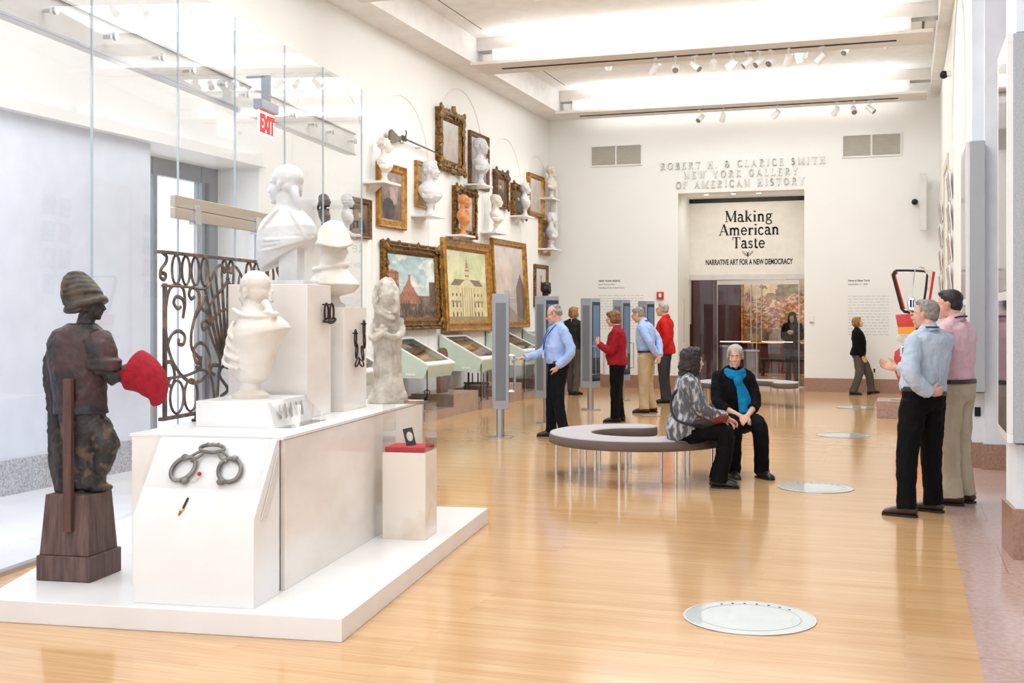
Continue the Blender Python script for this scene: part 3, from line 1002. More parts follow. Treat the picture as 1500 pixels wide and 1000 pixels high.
# handcuffs and chain hung on pegs on the plinth sides
t = isl('wrist_shackles', 'small rusted wrist shackles on pegs on the tall plinth side', 'shackles', -.79, 1.86, 1.64)
for dy in (-.045, .055):
    m = M().cyl((.001, dy - .02, .075), (.035, dy - .02, .075), .005, 8)
    m.obj('peg', IRONB, t)
    q = Matrix.Rotation(R(90), 3, 'Y')
    m = M()
    m.tube([(.022, dy + .036 * cos(a), .02 + .062 * sin(a)) for a in (R(-40) + R(260) * i / 16 for i in range(17))], .0075, 8)
    m.tube([(.022 + .018 * cos(a), dy + .01 + .038 * sin(a), -.03 + .012 * sin(a)) for a in (2 * pi * i / 14 for i in range(14))], .0075, 8, closed=True)
    m.obj('cuff', IRONB, t)
M().tube([(.03, -.06, -.04), (.036, -.01, -.05), (.034, .05, -.045), (.03, .1, -.03)], .008, 8).obj('bar', IRONB, t)
t = isl('hanging_chain', 'rusted iron chain hanging between two pegs on the lower plinth', 'chain', -.745, 2.36, 1.42)
for y, z in ((-.09, .095), (.09, .16)):
    M().cyl((.001, y, z), (.04, y, z), .0055, 8).obj('peg', IRONB, t)
link = [(-.09, .06, 0, .06), (-.085, -.03, 12, .05), (-.05, -.11, 60, .05), (.02, -.12, 110, .05), (.06, -.05, 160, .055), (.08, .04, 175, .055), (.09, .125, 0, .06)]
for i, (y, z, an, ln) in enumerate(link):
    a = R(an)
    pts = []
    for k in range(16):
        g = 2 * pi * k / 16
        py, pz = .02 * cos(g), ln * sin(g)
        pts.append((.022 + (.006 if i % 2 else 0), y + py * cos(a) + pz * sin(a), z + pz * cos(a) - py * sin(a)))
    M().tube(pts, .0062, 6, closed=True).obj('link', IRONB, t)

# vitrine on its pedestal
t = isl('vitrine_pedestal', 'veined beige marble pedestal with a clear box at the platform end', 'display case', -.295, 2.175, .12)
M().box(-.152, .152, -.145, .145, 0, .59).obj('pedestal', MARBLE2, t, bevel=.002)
m = M()
for a, b_, c, d in ((-.152, .152, -.145, -.141), (-.152, .152, .141, .145), (-.152, -.148, -.141, .141), (.148, .152, -.141, .141)):
    m.box(a, b_, c, d, .59, .92)
m.box(-.152, .152, -.145, .145, .92, .924)
m.obj('acrylic_cover', ACRYL, t, smooth=False)
M().box(-.14, .14, -.132, .132, .59, .625).obj('red_pad', REDVELVET, t, bevel=.006)['label'] = 'red velvet pad'
t = isl('miniature_portrait', 'small dark framed oval miniature leaning on a clear stand on red velvet', 'portrait', -.275, 2.15, .745)
t.rotation_euler = (R(-14), R(-9), GA + R(38))
m = M()
m.prism([(-.035, 0), (.035, 0), (.035, .125), (-.035, .125)], 0, .012, 'y')
m.obj('frame', BLACKMET, t, bevel=.002)
M().lathe([(0, 0), (.022, 0), (.022, .003), (0, .003)], seg=20).obj('oval', pm('ivory_oval', (222, 214, 204), 0.4), t).location = (0, -.001, .065)
t.children[-1].rotation_euler = (R(90), 0, 0)
t.children[-1].scale = (1, 1.5, 1)
M().tube([(.0, .03, .05), (.0, .05, .0), (0, .0, -.004)], .004, 6).obj('stand', ACRYL, t)

# wrought iron railing standing along the left edge of the counter
def rp(cx, cy):
    """railing detail: drawing units (left to right, top to bottom) to metres along and up the railing"""
    qx = (200 + cx / 3.333 - 750) / 1700
    d = 3.53 / (.206 - qx)
    l = qx * d + .854
    yy = l * .2017 + (d - 5.83) * .9794
    return yy - .8, 1.65 - (340 + cy / 3.333 - 460) * d / 1700 - .975


t = isl('iron_railing', 'scrolled wrought iron balcony railing standing on the white counter', 'railing', -1.415, .8, .975)
t.rotation_euler[2] = GA + R(90)      # local x runs along the railing
L2 = 1.76


def bar2(mb, pts, wd=.0135, n=5, sm=True, flat=.6):
    P = [(a, 0, b) for a, b in (rp(*p) for p in pts)]
    P = crom(P, n) if sm else [V(p) for p in P]
    for mir in (False, True):
        Q = [V((L2 - p.x, p.y, p.z)) for p in P] if mir else P
        if mir and max(p.x for p in Q) < .9 and max(p.x for p in P) > .86:
            continue
        mb.tube(Q, wd, 6, flat=flat, up=(0, 1, 0))


m = M()
m.box(-.03, L2 + .03, -.022, .022, 1.035, 1.055)
m.obj('top_rail', IRON, t, bevel=.002)
M().box(-.02, L2 + .02, -.018, .018, 0.04, 0.062).obj('bottom_rail', IRON, t, bevel=.002)
for x in (.03, L2 - .03):
    M().box(x - .011, x + .011, -.011, .011, .06, .86).obj('post', IRON, t)
for x in (.45, L2 - .45):
    M().lathe([(0, 0), (.04, 0), (.04, .012), (.02, .02), (.016, .04), (0, .045)], (x, 0, 0), 14).obj('foot_clamp', BLACKMET, t)
m = M()
m.tube(crom([(0, 0, .845), (.3, 0, .845), (.5, 0, .835), (.6, 0, .86), (.68, 0, .95), (.78, 0, 1.0), (.88, 0, .96), (.98, 0, 1.0), (1.08, 0, .95), (1.16, 0, .86), (1.26, 0, .835), (1.46, 0, .845), (L2, 0, .845)], 4), .01, 6)
m.tube(crom([(0, 0, .29), (.3, 0, .295), (.5, 0, .32), (.64, 0, .26), (.70, 0, .06)], 4), .01, 6)
m.tube(crom([(L2, 0, .29), (L2 - .3, 0, .295), (L2 - .5, 0, .32), (L2 - .64, 0, .26), (L2 - .70, 0, .06)], 4), .01, 6)
m.obj('middle_rail', IRON, t)
rings_ = [(.17 + i * .125, .945, .052, .088) for i in range(4)] + [(L2 - .17 - i * .125, .945, .052, .088) for i in range(4)]
rings_ += [(x, .17, .085, .1) for x in (.18, .36, L2 - .18, L2 - .36)] + [(x, .99, .035, .04) for x in (.83, .93)]
for x, z, a_, b_ in rings_:
    M().tube([(x + a_ * cos(g), 0, z + b_ * sin(g)) for g in (2 * pi * k / 20 for k in range(20))], .0085, 6, closed=True).obj('ring_ornament', IRON, t)
m = M()
for pts in (
    [(195, 365), (178, 372), (160, 345), (172, 315), (200, 325), (212, 360), (205, 420)],
    [(212, 380), (215, 330), (205, 275), (170, 255), (135, 290), (120, 390), (125, 520), (150, 620), (200, 700), (260, 735), (320, 700), (338, 630), (320, 560), (285, 540), (258, 575), (268, 630), (290, 635), (295, 605)],
    [(262, 315), (245, 325), (235, 300), (250, 270), (280, 290), (285, 350), (262, 420), (246, 500), (250, 570), (285, 615), (292, 660), (270, 660)],
    [(262, 420), (290, 370), (325, 295)],
    [(125, 560), (150, 500), (185, 482), (213, 505), (208, 545), (185, 545), (185, 520)],
    [(118, 705), (118, 650), (140, 632), (160, 665), (163, 720), (148, 752), (133, 735), (145, 712)],
    [(330, 460), (305, 475), (298, 445), (320, 430), (340, 455), (325, 395), (300, 375)],
    [(430, 225), (400, 275), (350, 330), (328, 390), (345, 430), (355, 415)],
    [(345, 430), (332, 460), (350, 530), (385, 620), (380, 700), (375, 800)],
    [(385, 620), (410, 590), (430, 585)],
    [(385, 650), (350, 650), (340, 680), (360, 695)],
    [(105, 100), (125, 120), (120, 150), (98, 180), (95, 220), (115, 230), (120, 205), (105, 200)],
    [(392, 800), (425, 765), (385, 700), (400, 655), (425, 660)],
):
    bar2(m, pts)
m.obj('scrollwork', IRON, t)
m = M()
for i in range(9):
    a = R(-26 + 6.5 * i)
    b0, b1 = .30, .78 - .0022 * (i - 4) ** 2 * 1.0
    x0, z0 = L2 / 2, .16
    m.tube([(x0 + sin(a) * b0, 0, z0 + cos(a) * b0), (x0 + sin(a) * b1, 0, z0 + cos(a) * b1), (x0 + sin(a) * (b1 + .07), 0, z0 + cos(a) * (b1 + .07))], [.012, .0085, .001], 6)
m.tube([(L2 / 2 + .42 * sin(R(a)) * 1.0, 0, .21 + .5 * cos(R(a))) for a in range(-38, 39, 6)], .009, 6)
m.prism([(L2 / 2 + .36 * sin(R(a)), .16 + .36 * cos(R(a))) for a in range(-26, 27, 4)] + [(L2 / 2 + .24 * sin(R(a)), .16 + .24 * cos(R(a))) for a in range(26, -27, -4)], -.006, .006, 'y')
m.obj('fan', IRON, t)

# the three plaster busts and the hooded statue
def ring3(cx, cy, z, a, b_, tilt=0.0, n=28):
    return [(cx + a * cos(g), cy + b_ * sin(g), z + tilt * cos(g)) for g in (2 * pi * i / n for i in range(n))]


def seated_bust():
    """back and left profile towards the entrance glass; local x to the right"""
    t = isl('tied_hair_bust', 'white plaster bust with tied hair seen from behind, on the arrowhead box', 'bust', -1.03, 1.19, 1.13)
    m = M()
    hc = V((0.005, .03, .655))
    q = head_basis(68, -6)
    head(m, hc, q, 1.03)
    hair_blobs(m, hc, q, 1.06, 'queue')
    for i in range(4):
        m.tube([hc + q @ V(p) for p in ((.085, .05 - .01 * i, .05 - .03 * i), (.092, -.02, .03 - .025 * i), (.075, -.085, -.0 - .02 * i), (.02, -.115, -.03 - .012 * i))], [.009, .013, .013, .01], 7)
    m.tube(crom([hc + V((.10, -.06, -.06)), hc + V((.15, -.09, -.12)), hc + V((.185, -.10, -.17))], 4), [.03, .028, .026, .024, .022, .024, .026, .026, .012], 8)
    for dx, dz in ((-.025, .02), (.03, .012)):
        m.ell(hc + V((.165 + dx, -.115, -.145 + dz)), (.028, .02, .018))
    rings = [ring3(0, 0, .085, .06, .06), ring3(-.0, 0, .13, .115, .085, -.01), ring3(.0, 0, .20, .15, .115, .0), ring3(.025, 0, .285, .165, .135, .05),
             ring3(.055, -.005, .355, .185, .155, .055), ring3(.075, -.01, .40, .188, .165, .035), ring3(.075, -.01, .44, .175, .155, .02), ring3(.06, -.005, .495, .135, .12, .005),
             ring3(.03, .005, .545, .085, .08, 0), ring3(.02, .02, .60, .062, .062, 0), ring3(.015, .03, .66, .058, .058, 0)]
    m.loft(rings)
    m.tube(crom([(-.09, -.06, .55), (.0, -.11, .515), (.10, -.12, .505), (.17, -.06, .50), (.16, .04, .50)], 4), .016, 7)
    for o in range(4):
        m.tube(crom([(-.12 - .01 * o, .02, .47 - .05 * o), (-.10 - .012 * o, -.09, .40 - .06 * o), (-.02, -.13, .34 - .05 * o)], 4), .014, 7)
    m.organic('figure', PLASTER, t, .0065, 2, disp=.005, dsize=.05)
    M().lathe([(0, 0), (.112, 0), (.115, .022), (.095, .035), (.07, .05), (.062, .08), (.07, .11), (0, .11)], seg=28).obj('socle', PLASTER, t)


def big_bust():
    t = isl('colossal_bust', 'largest white bust, long-haired profile facing the entrance glass, top of tall plinth', 'bust', -1.02, 1.75, 1.845)
    m = M()
    k = 1.1
    hc = V((-.035, .03, .665))
    q = head_basis(84, 2)
    head(m, hc, q, k)
    hair_blobs(m, hc, q, k * 1.03, 'queue')
    for i in range(3):
        m.tube([hc + q @ V(p) for p in ((.088, .03, .0 - .022 * i), (.098, -.03, -.01 - .022 * i), (.08, -.09, -.02 - .016 * i))], [.012, .018, .012], 8)
    m.tube(crom([hc + V((.09, -.05, -.03)), hc + V((.11, -.07, -.08)), hc + V((.125, -.06, -.15)), hc + V((.13, -.05, -.20))], 4), [.035 - .0017 * i for i in range(13)], 8)
    rings = [ring3(.0, 0, .185, .185, .14, .10), ring3(.0, 0, .235, .206, .165, .075), ring3(.0, -.005, .31, .21, .165, .03), ring3(-.0, -.01, .385, .198, .145, .01),
             ring3(.0, -.005, .435, .17, .12, .0), ring3(.005, .0, .48, .12, .095, 0), ring3(.0, .01, .52, .078, .075, 0), ring3(-.01, .02, .60, .068, .068, 0), ring3(-.02, .03, .66, .062, .062, 0)]
    m.loft(rings)
    m.tube(crom([(-.20, -.03, .34), (-.12, -.12, .38), (-.06, -.12, .46), (-.03, -.08, .505)], 4), .012, 7)
    m.tube(crom([(.05, -.08, .50), (.12, -.12, .40), (.17, -.10, .30)], 4), .012, 7)
    for o in range(3):
        m.tube(crom([(-.17, -.09, .30 - .04 * o), (-.05, -.165, .29 - .03 * o), (.10, -.15, .30 - .015 * o), (.2, -.04, .31)], 4), .011, 7)
    m.organic('figure', PLASTERW, t, .007, 2, disp=.005, dsize=.06)
    M().box(-.02, .11, -.10, .03, 0.028, .30).obj('support_block', PLASTERW, t, bevel=.003)
    M().box(-.17, .17, -.14, .14, 0, .028).obj('base', PLASTERW, t, bevel=.003)


seated_bust()
big_bust()


def hat_bust():
    t = isl('cocked_hat_bust', 'white bust in a wide cocked hat and cape behind the largest bust', 'bust', -.885, 2.26, 1.697, turn=R(-60))
    m = M()
    hc = V((0, .01, .43))
    q = head_basis(10, -4)
    head(m, hc, q, .95)
    hair_blobs(m, hc, q, .95, 'short')
    prof = [(.08, .05, 0, .05), (.11, .17, 0, .15), (.16, .235, 0, .19), (.21, .2, -.005, .15), (.28, .12, -.01, .1), (.33, .085, -.005, .085), (.42, .058, 0, .06)]
    m.loft([[(a * cos(g), oy + b_ * sin(g), z) for g in (2 * pi * i / 28 for i in range(28))] for z, a, oy, b_ in prof])
    m.tube([(.12 * cos(a), -.02 + .11 * sin(a), .285 + .02 * sin(a)) for a in (2 * pi * k / 20 for k in range(20))], .024, 8, closed=True)
    # hat: dome with a brim turned up and drawn out sideways to points
    m.loft([[(a * cos(g) * (1 + .25 * abs(cos(g)) ** 3), b_ * sin(g), z + up * abs(cos(g)) ** 2) for g in (2 * pi * i / 28 for i in range(28))]
            for z, a, b_, up in ((.445, .168, .135, -.035), (.455, .172, .138, -.035), (.50, .135, .12, -.02), (.555, .09, .098, 0), (.60, .05, .066, 0), (.618, .015, .02, 0))])
    m.organic('figure', PLASTER, t, .0075, 3, disp=.006, dsize=.06)
    M().lathe([(0, 0), (.085, 0), (.088, .02), (.06, .035), (.045, .07), (.05, .1), (0, .1)], seg=22).obj('socle', PLASTER, t)


hat_bust()


def hooded():
    t = isl('hooded_stone_statue', 'weathered pale stone statue of a hooded figure at the counter end', 'statue', -.70, 2.93, .977, turn=R(12))
    m = M()
    prof = [(0, .155, 0, .13), (.04, .155, 0, .13), (.09, .125, 0, .115), (.2, .105, 0, .095), (.38, .10, .0, .09), (.52, .112, 0, .092), (.60, .105, -.005, .088), (.68, .098, -.01, .088), (.76, .09, -.01, .092), (.84, .078, -.012, .088), (.91, .055, -.016, .066), (.945, .02, -.02, .025)]
    m.loft([[(a * cos(g) + .012 * sin(z * 9), oy + b_ * sin(g), z) for g in (2 * pi * i / 24 for i in range(24))] for z, a, oy, b_ in prof])
    qd = head_basis(-150, -26)
    head(m, (.022, -.052, .80), qd, .62, ears=False)
    m.tube(crom([(.0, -.01, .945), (-.07, -.05, .88), (-.088, -.085, .78), (-.06, -.105, .70), (.01, -.11, .655), (.065, -.09, .64)], 5), .02, 8)
    m.tube(crom([(.02, -.01, .945), (.075, -.06, .86), (.085, -.09, .77), (.07, -.10, .68)], 5), .017, 8)
    m.tube(crom([(-.05, -.09, .76), (-.02, -.11, .70), (.04, -.12, .68)], 5), .013, 8)
    m.tube(crom([(.09, 0, .63), (.115, -.06, .54), (.06, -.12, .50), (-.03, -.115, .54)], 5), [.034 - .0008 * i for i in range(16)], 8)
    m.tube(crom([(-.10, 0, .60), (-.115, -.06, .50), (-.07, -.115, .50), (-.02, -.115, .54)], 5), .026, 8)
    for i in range(7):
        m.ell((-.075 + .024 * (i % 4), -.118, .52 + .03 * (i // 3)), (.022, .02, .02))
    for i in range(9):
        a = R(175 + 22 * i)
        m.tube(crom([(.10 * cos(a), .085 * sin(a), .50), (.098 * cos(a + .2), .09 * sin(a + .2), .30), (.11 * cos(a + .05), .10 * sin(a + .05), .14), (.145 * cos(a), .125 * sin(a), .02)], 4), .012, 6)
    m.organic('figure', STONE, t, .0068, 1, disp=.016, dsize=.045)


hooded()

# carved wooden figure on its pedestal
def wooden_figure():
    t = isl('carved_wooden_figure', 'dark carved wooden man in a turban on a tapered brown pedestal', 'statue', -1.84, .61, .12)
    m = M()
    m.box(-.172, .172, -.168, .168, 0, .145)
    m.obj('plinth', PEDWOOD, t, bevel=.006)
    m = M()
    m.hexa([(-.16, -.155, .145), (.155, -.155, .145), (.155, .155, .145), (-.16, .155, .145)],
           [(-.14, -.125, .49), (.135, -.125, .49), (.135, .125, .49), (-.14, .125, .49)])
    m.obj('pedestal', PEDWOOD, t, bevel=.005)
    M().box(.0, .052, -.172, -.135, .285, 1.16).obj('support_post', pm('red_brown_post', (104, 70, 60), .6, c2=(78, 52, 46), scale=6, stretch=(6, 6, .6), bump=.3), t, bevel=.004)
    # figure: local x to the right of the picture, y away; it faces right and away
    Z = .49
    m = M()
    hc = V((.06, .02, 1.59))
    q = head_basis(-62, -4)
    head(m, hc, q, .80)
    m.tube([(.02, .01, 1.42), (.045, .015, 1.54)], [.056, .047], 10)
    prof = [(.80, .125, .10, 0.02), (.88, .135, .11, .02), (.96, .142, .115, .01), (.99, .136, .106, .005), (1.10, .142, .108, 0), (1.24, .165, .115, -.01), (1.36, .172, .11, -.012), (1.43, .14, .09, 0), (1.47, .06, .055, .02)]
    m.loft([[(ox + a * cos(g), b_ * sin(g), z) for g in (2 * pi * i / 24 for i in range(24))] for z, a, b_, ox in prof])
    # standing leg and crossed leg
    m.tube(crom([(.01, .0, .86), (.03, .0, .70), (.055, -.01, .60), (.06, -.01, Z + .02)], 4), [.105] * 4 + [.09] * 4 + [.075] * 4 + [.062], 12)
    m.ell((.085, -.01, Z + .03), (.085, .045, .032))
    m.tube(crom([(.06, .02, .86), (.12, .0, .84), (.185, -.02, .76), (.14, .0, .64), (.085, .03, Z + .05)], 4), [.10] * 5 + [.08] * 4 + [.06] * 4 + [.05] * 4, 12)
    m.ell((.115, .05, Z + .025), (.07, .04, .028))
    # near arm reaching out with a rolled sleeve
    m.tube(crom([(.135, -.05, 1.40), (.185, -.07, 1.30), (.20, -.06, 1.19)], 4), [.075, .078, .08, .08, .078, .07, .066, .06, .055], 12)
    for z in (1.235, 1.27, 1.305):
        m.ell((.185, -.06, z), (.083, .07, .026))
    m.tube([(.20, -.06, 1.22), (.225, -.04, 1.165), (.375, .05, 1.235)], [.05, .052, .034], 10, round_caps=True)
    for i in range(4):
        m.tube([(.365, .035 + .012 * i, 1.25 - .012 * i), (.405, .04 + .012 * i, 1.24 - .012 * i), (.42, .04 + .012 * i, 1.205 - .012 * i)], [.013, .012, .010], 6)
    m.tube([(.36, .02, 1.22), (.395, .01, 1.21), (.415, .02, 1.20)], [.013, .012, .010], 6)
    # far arm
    m.tube(crom([(-.13, .04, 1.39), (-.17, .04, 1.25), (-.165, .03, 1.1)], 4), .066, 12)
    m.organic('body', pm('carved_figure_wood', (46, 42, 43), .5, c2=(104, 84, 62), scale=16, detail=10, bump=.5, bscale=35, lo=.52, hi=.66), t, .0085, 2, disp=.016, dsize=.05)
    # worn short jacket over the trunk
    m = M()
    m.loft([[(ox + (a + .016) * cos(g), (b_ + .016) * sin(g), z) for g in (2 * pi * i / 28 for i in range(28))] for z, a, b_, ox in
            ((.95, .148, .122, .01), (1.0, .14, .112, .005), (1.10, .145, .112, 0), (1.24, .168, .118, -.01), (1.36, .174, .112, -.012), (1.43, .142, .092, -.008), (1.475, .066, .06, .02))])
    m.ell((.165, -.055, 1.36), (.075, .072, .085))
    m.tube(crom([(.145, -.05, 1.40), (.187, -.07, 1.32), (.198, -.065, 1.25)], 4), .082, 12)
    for z in (1.225, 1.255):
        m.tube([(.20 + .082 * cos(g), -.065 + .075 * sin(g), z) for g in (2 * pi * i / 18 for i in range(18))], .02, 7, closed=True)
    m.organic('jacket', pm('worn_red_brown_paint', (72, 48, 47), .5, c2=(32, 29, 33), scale=6, detail=8, bump=.5, bscale=30, lo=.42, hi=.6), t, .0085, 2, disp=.014, dsize=.05)
    # rough mantle hanging from the far arm
    m = M()
    rings = []
    for z, a, b_, ox in ((Z + .0, .07, .075, -.085), (.65, .085, .085, -.11), (.85, .08, .08, -.125), (1.0, .072, .07, -.14), (1.12, .08, .075, -.155), (1.26, .078, .07, -.16), (1.32, .05, .05, -.155)):
        rings.append([(ox + a * (1 + .07 * sin(7 * g)) * cos(g), .02 + b_ * (1 + .07 * sin(7 * g)) * sin(g), z) for g in (2 * pi * i / 28 for i in range(28))])
    m.loft(rings)
    m.organic('mantle', DARKWOOD, t, .009, 1, disp=.02, dsize=.03)
    # turban: a rolled brim with cloth wound up into a rounded cone leaning back
    m = M()
    m.loft([[(ox + a * cos(g), .01 + a * .95 * sin(g), z + tl * cos(g)) for g in (2 * pi * i / 24 for i in range(24))]
            for z, a, ox, tl in ((1.575, .088, .035, .028), (1.60, .10, .03, .028), (1.65, .10, .012, .026), (1.70, .09, -.008, .02), (1.745, .068, -.022, .012), (1.775, .04, -.028, .005), (1.785, .012, -.03, 0))])
    m.tube([(.035 + .108 * cos(g), .01 + .10 * sin(g), 1.585 + .034 * cos(g)) for g in (2 * pi * k / 24 for k in range(24))], .022, 8, closed=True)
    for i in range(5):
        z = 1.635 + .028 * i
        r = (.102, .098, .088, .074, .054)[i]
        m.tube([(.018 - .011 * i + r * cos(g), .01 + r * .95 * sin(g), z + (.026 - .004 * i) * cos(g) - .02 * sin(g)) for g in (2 * pi * k / 24 for k in range(24))], .013, 8, closed=True)
    m.tube(crom([(-.05, -.06, 1.755), (-.062, -.08, 1.70), (-.05, -.10, 1.64), (-.03, -.105, 1.58)], 4), .010, 8)
    m.organic('turban', TURBAN, t, .0075, 2, disp=.008, dsize=.04)


wooden_figure()
# red liberty cap hanging from its hand: an open bag, mouth up to the left, tip curled to the right
t = isl('red_felt_cap', 'red wool cap dangling from the hand of the carved wooden figure', 'cap', -1.455, .67, 1.285)
axis = [(-.07, 0, .04), (-.04, 0, .028), (.0, 0, .005), (.04, 0, -.035), (.065, 0, -.085), (.07, 0, -.13), (.05, 0, -.165)]
rad = [.126, .122, .113, .098, .078, .05, .014]
m = M()
P = crom(axis, 4)
rr = []
for i in range(len(rad) - 1):
    rr += [rad[i] + (rad[i + 1] - rad[i]) * k / 4 for k in range(4)]
rr.append(rad[-1])
m.tube([P[2]] + [P[1]] + P, [max(.01, rr[2] - .006), max(.01, rr[1] - .006)] + rr, 28, up=(0, 1, 0))
fc = len(m.f)
m.f.pop(-2)       # leave the mouth open
m.m.pop()
o = m.obj('felt', REDFELT, t, ang=180)
so = o.modifiers.new('s', 'SOLIDIFY')
so.thickness = .004

# ------------------------------------------------------------------ entrance glass wall, its header, door rail and EXIT sign
G0 = isl('entrance_glass_wall', 'tall frameless glass wall of the entrance behind the white busts', 'glass wall', -2.626, 0, 0)
seams = [-4.9, -3.7, -2.5, -1.3, -.15, .98 + 1.04, 3.30, 4.38, 5.54, 6.62, 7.92]
tops = 4.38
for y0, y1 in zip(seams[:-1], seams[1:]):
    M().box(-.006, .006, y0 + .006, y1 - .006, .0, tops).obj('pane', GLASS, G0, smooth=False)
m = M()
for y in seams:
    m.box(-.008, .008, y - .005, y + .005, 0, tops)
for y in seams:
    M().box(-.008, .008, y - .005, y + .005, 0, tops).obj('joint', GEDGE, G0)
M().box(-.03, .03, seams[0], seams[-1], 0, .03).obj('floor_channel', STEEL, G0)
HB = pm('pale_header_plaster', (228, 224, 216), .5)
H0 = isl('glass_wall_header', 'pale beige header beam behind the glass with steel button fixings', 'beam', -2.70, 0, 0)
M().box(-.10, .0, seams[0], seams[-1] - .05, 3.58, 3.84).obj('beam', HB, H0, bevel=.003)
M().box(-.005, .02, seams[0], seams[-1] - .05, 3.575, 3.59).obj('edge_trim', STEEL, H0)
M().box(-.005, .02, seams[0], seams[-1] - .05, 3.83, 3.845).obj('edge_trim', STEEL, H0)
for y0, y1 in zip(seams[:-1], seams[1:]):
    for k in (.22, .78):
        y = y0 + (y1 - y0) * k
        m = M().cyl((0, y, 3.71), (.06, y, 3.71), .014, 10)
        m.cyl((.085, y, 3.71), (.105, y, 3.71), .03, 14)
        m.obj('fixing', CHROME, H0)
D0 = isl('door_rail', 'horizontal nickel door rail fixed on the entrance glass', 'door rail', -2.626, 0, 0)
m = M().box(.014, .06, 3.14, 5.6, 2.525, 2.62)
m.box(.014, .06, 3.14, 5.6, 2.43, 2.518)
m.obj('rail', NICKEL, D0, bevel=.002)
for y in (3.5, 4.72):
    M().box(.02, .085, y - .05, y + .05, 2.40, 2.56).obj('pivot', CHROME, D0, bevel=.002)
    M().cyl((.05, y + .03, .15), (.05, y + .03, 2.42), .022, 12).obj('pull_handle', STEEL, D0)
E0 = isl('exit_sign', 'red EXIT sign hanging in front of the entrance glass', 'sign', -2.42, 4.62, 3.48)
M().box(-.05, .04, -.19, .19, .06, .15).obj('housing', GREYMET, E0, bevel=.004)
EXF = pm('exit_sign_face', (250, 244, 242), .3)
M().box(-.012, .004, -.17, .17, -.17, .06).obj('panel', emit_mat('lit_exit_panel', (255, 236, 232), .55), E0)
M().box(-.05, .04, -.01, .01, .15, .40).obj('stem', GREYMET, E0)
ex = sans('lettering', 'EXIT', .155, emit_mat('lit_exit_red', (232, 30, 26), .7), E0, (.007, 0, -.135), .003, .72, .012, rz=R(90))
M().box(-.2, .0, -.01, .01, .38, .40).obj('bracket', GREYMET, E0)
for z in (-.145, .055):
    M().box(.002, .006, -.17, .17, z - .004, z + .004).obj('red_edge', bpy.data.materials['lit_exit_red'], E0)

# ------------------------------------------------------------------ left wall: pictures
def sky_port(bgc, bodyc, skin, o):
    """half-length sitter before a plain ground"""
    def fn(u, v):
        n = nz(u, v, 5, o) * 18
        c = mixc(bgc, tuple(k * .6 for k in bgc), (0.8 - v) + n / 40)
        if ((u - .5) / .38) ** 2 + ((v - .05) / .48) ** 2 < 1: c = mixc(bodyc, tuple(k * .6 for k in bodyc), abs(u - .4) * 1.5)
        if ((u - .5) / .13) ** 2 + ((v - .66) / .13) ** 2 < 1: c = mixc(skin, tuple(k * .7 for k in skin), u * 1.2 - .2)
        if ((u - .5) / .15) ** 2 + ((v - .74) / .1) ** 2 < 1 and v > .7: c = (52, 40, 34)
        return tuple(k + n for k in c)
    return fn


def market_street(u, v):
    n = nz(u, v, 7, 3) * 30
    c = mixc((206, 214, 208), (158, 186, 192), v) if v > .35 else (110, 92, 80)
    if v > .5 and nz(u, v, 3, 9) > .12: c = mixc(c, (232, 232, 222), .7)
    if u < .22 and v < .78 - u * .25: c = (178, 112, 84) if (int(u * 40) % 3 and int(v * 30) % 3) else (120, 74, 58)
    if u > .86 and v < .6: c = (92, 76, 66)
    k = .62 - abs(u - .42) * 1.4
    if .2 < u < .66 and v < k: c = (170, 112, 86) if (int(v * 26) + int(u * 60)) % 3 else (122, 78, 62)
    if abs(u - .44) < .02 and v < .7: c = (170, 104, 80)
    if v < .22: c = mixc((70, 58, 52), (128, 108, 92), nz(u * 2, v, 14, 2) + .4)
    return tuple(k + n for k in c)


def hall_with_steeple(u, v):
    n = nz(u, v, 6, 5) * 16
    c = mixc((214, 206, 150), (196, 204, 160), v)
    if nz(u, v, 2.4, 1) > .1 and v > .45: c = mixc(c, (222, 220, 182), .7)
    wall = (212, 200, 152)
    if .08 < u < .92 and v < .5:
        c = wall
        if v < .40:
            fu, fv = (u * 11) % 1, (v * 6.2) % 1
            if .3 < fu < .62 and .2 < fv < .8: c = (84, 74, 58)
        if abs(v - .27) < .008: c = (150, 138, 100)
    if .33 < u < .67 and v < .5:
        c = (222, 210, 164)
        if (u * 17) % 1 < .45 and v < .48: c = (176, 160, 118)
    if .5 < v < .6 and .08 + (v - .5) * 1.2 < u < .92 - (v - .5) * 1.2: c = (122, 106, 84)
    if .5 < v < .62 and abs(u - .5) < .2 - (v - .5) * 1.5: c = (218, 206, 160)
    if .58 < v < .76 and abs(u - .5) < .045: c = (208, 196, 150) if int(v * 50) % 4 else (120, 108, 84)
    if .76 <= v < .93 and abs(u - .5) < .04 * (.93 - v) / .17: c = (150, 132, 100)
    if v < .06: c = (156, 140, 96)
    return tuple(k + n for k in c)


def pale_print(u, v):
    n = nz(u, v, 5, 8) * 22
    c = mixc((186, 172, 164), (206, 196, 188), v)
    if ((u - .32) / .13) ** 2 + ((v - .5) / .32) ** 2 < 1: c = mixc(c, (214, 190, 178), .8)
    if u > .72 and v < .66 - abs(u - .88) * 1.3: c = (104, 88, 80)
    if .3 < u < .7 and .25 < v < .42 and (v * 60) % 2 < .8: c = mixc(c, (150, 132, 124), .6)
    if v < .14 + .1 * sin(u * 5): c = mixc(c, (150, 124, 104), .7)
    return tuple(k + n for k in c)


def dark_interior(u, v):
    n = nz(u, v, 5, 4) * 26
    c = mixc((96, 78, 70), (150, 134, 128), v)
    if ((u - .62) / .2) ** 2 + ((v - .62) / .3) ** 2 < 1: c = (170, 150, 142)
    if ((u - .35) / .3) ** 2 + ((v - .2) / .26) ** 2 < 1: c = (64, 54, 54)
    return tuple(k + n for k in c)


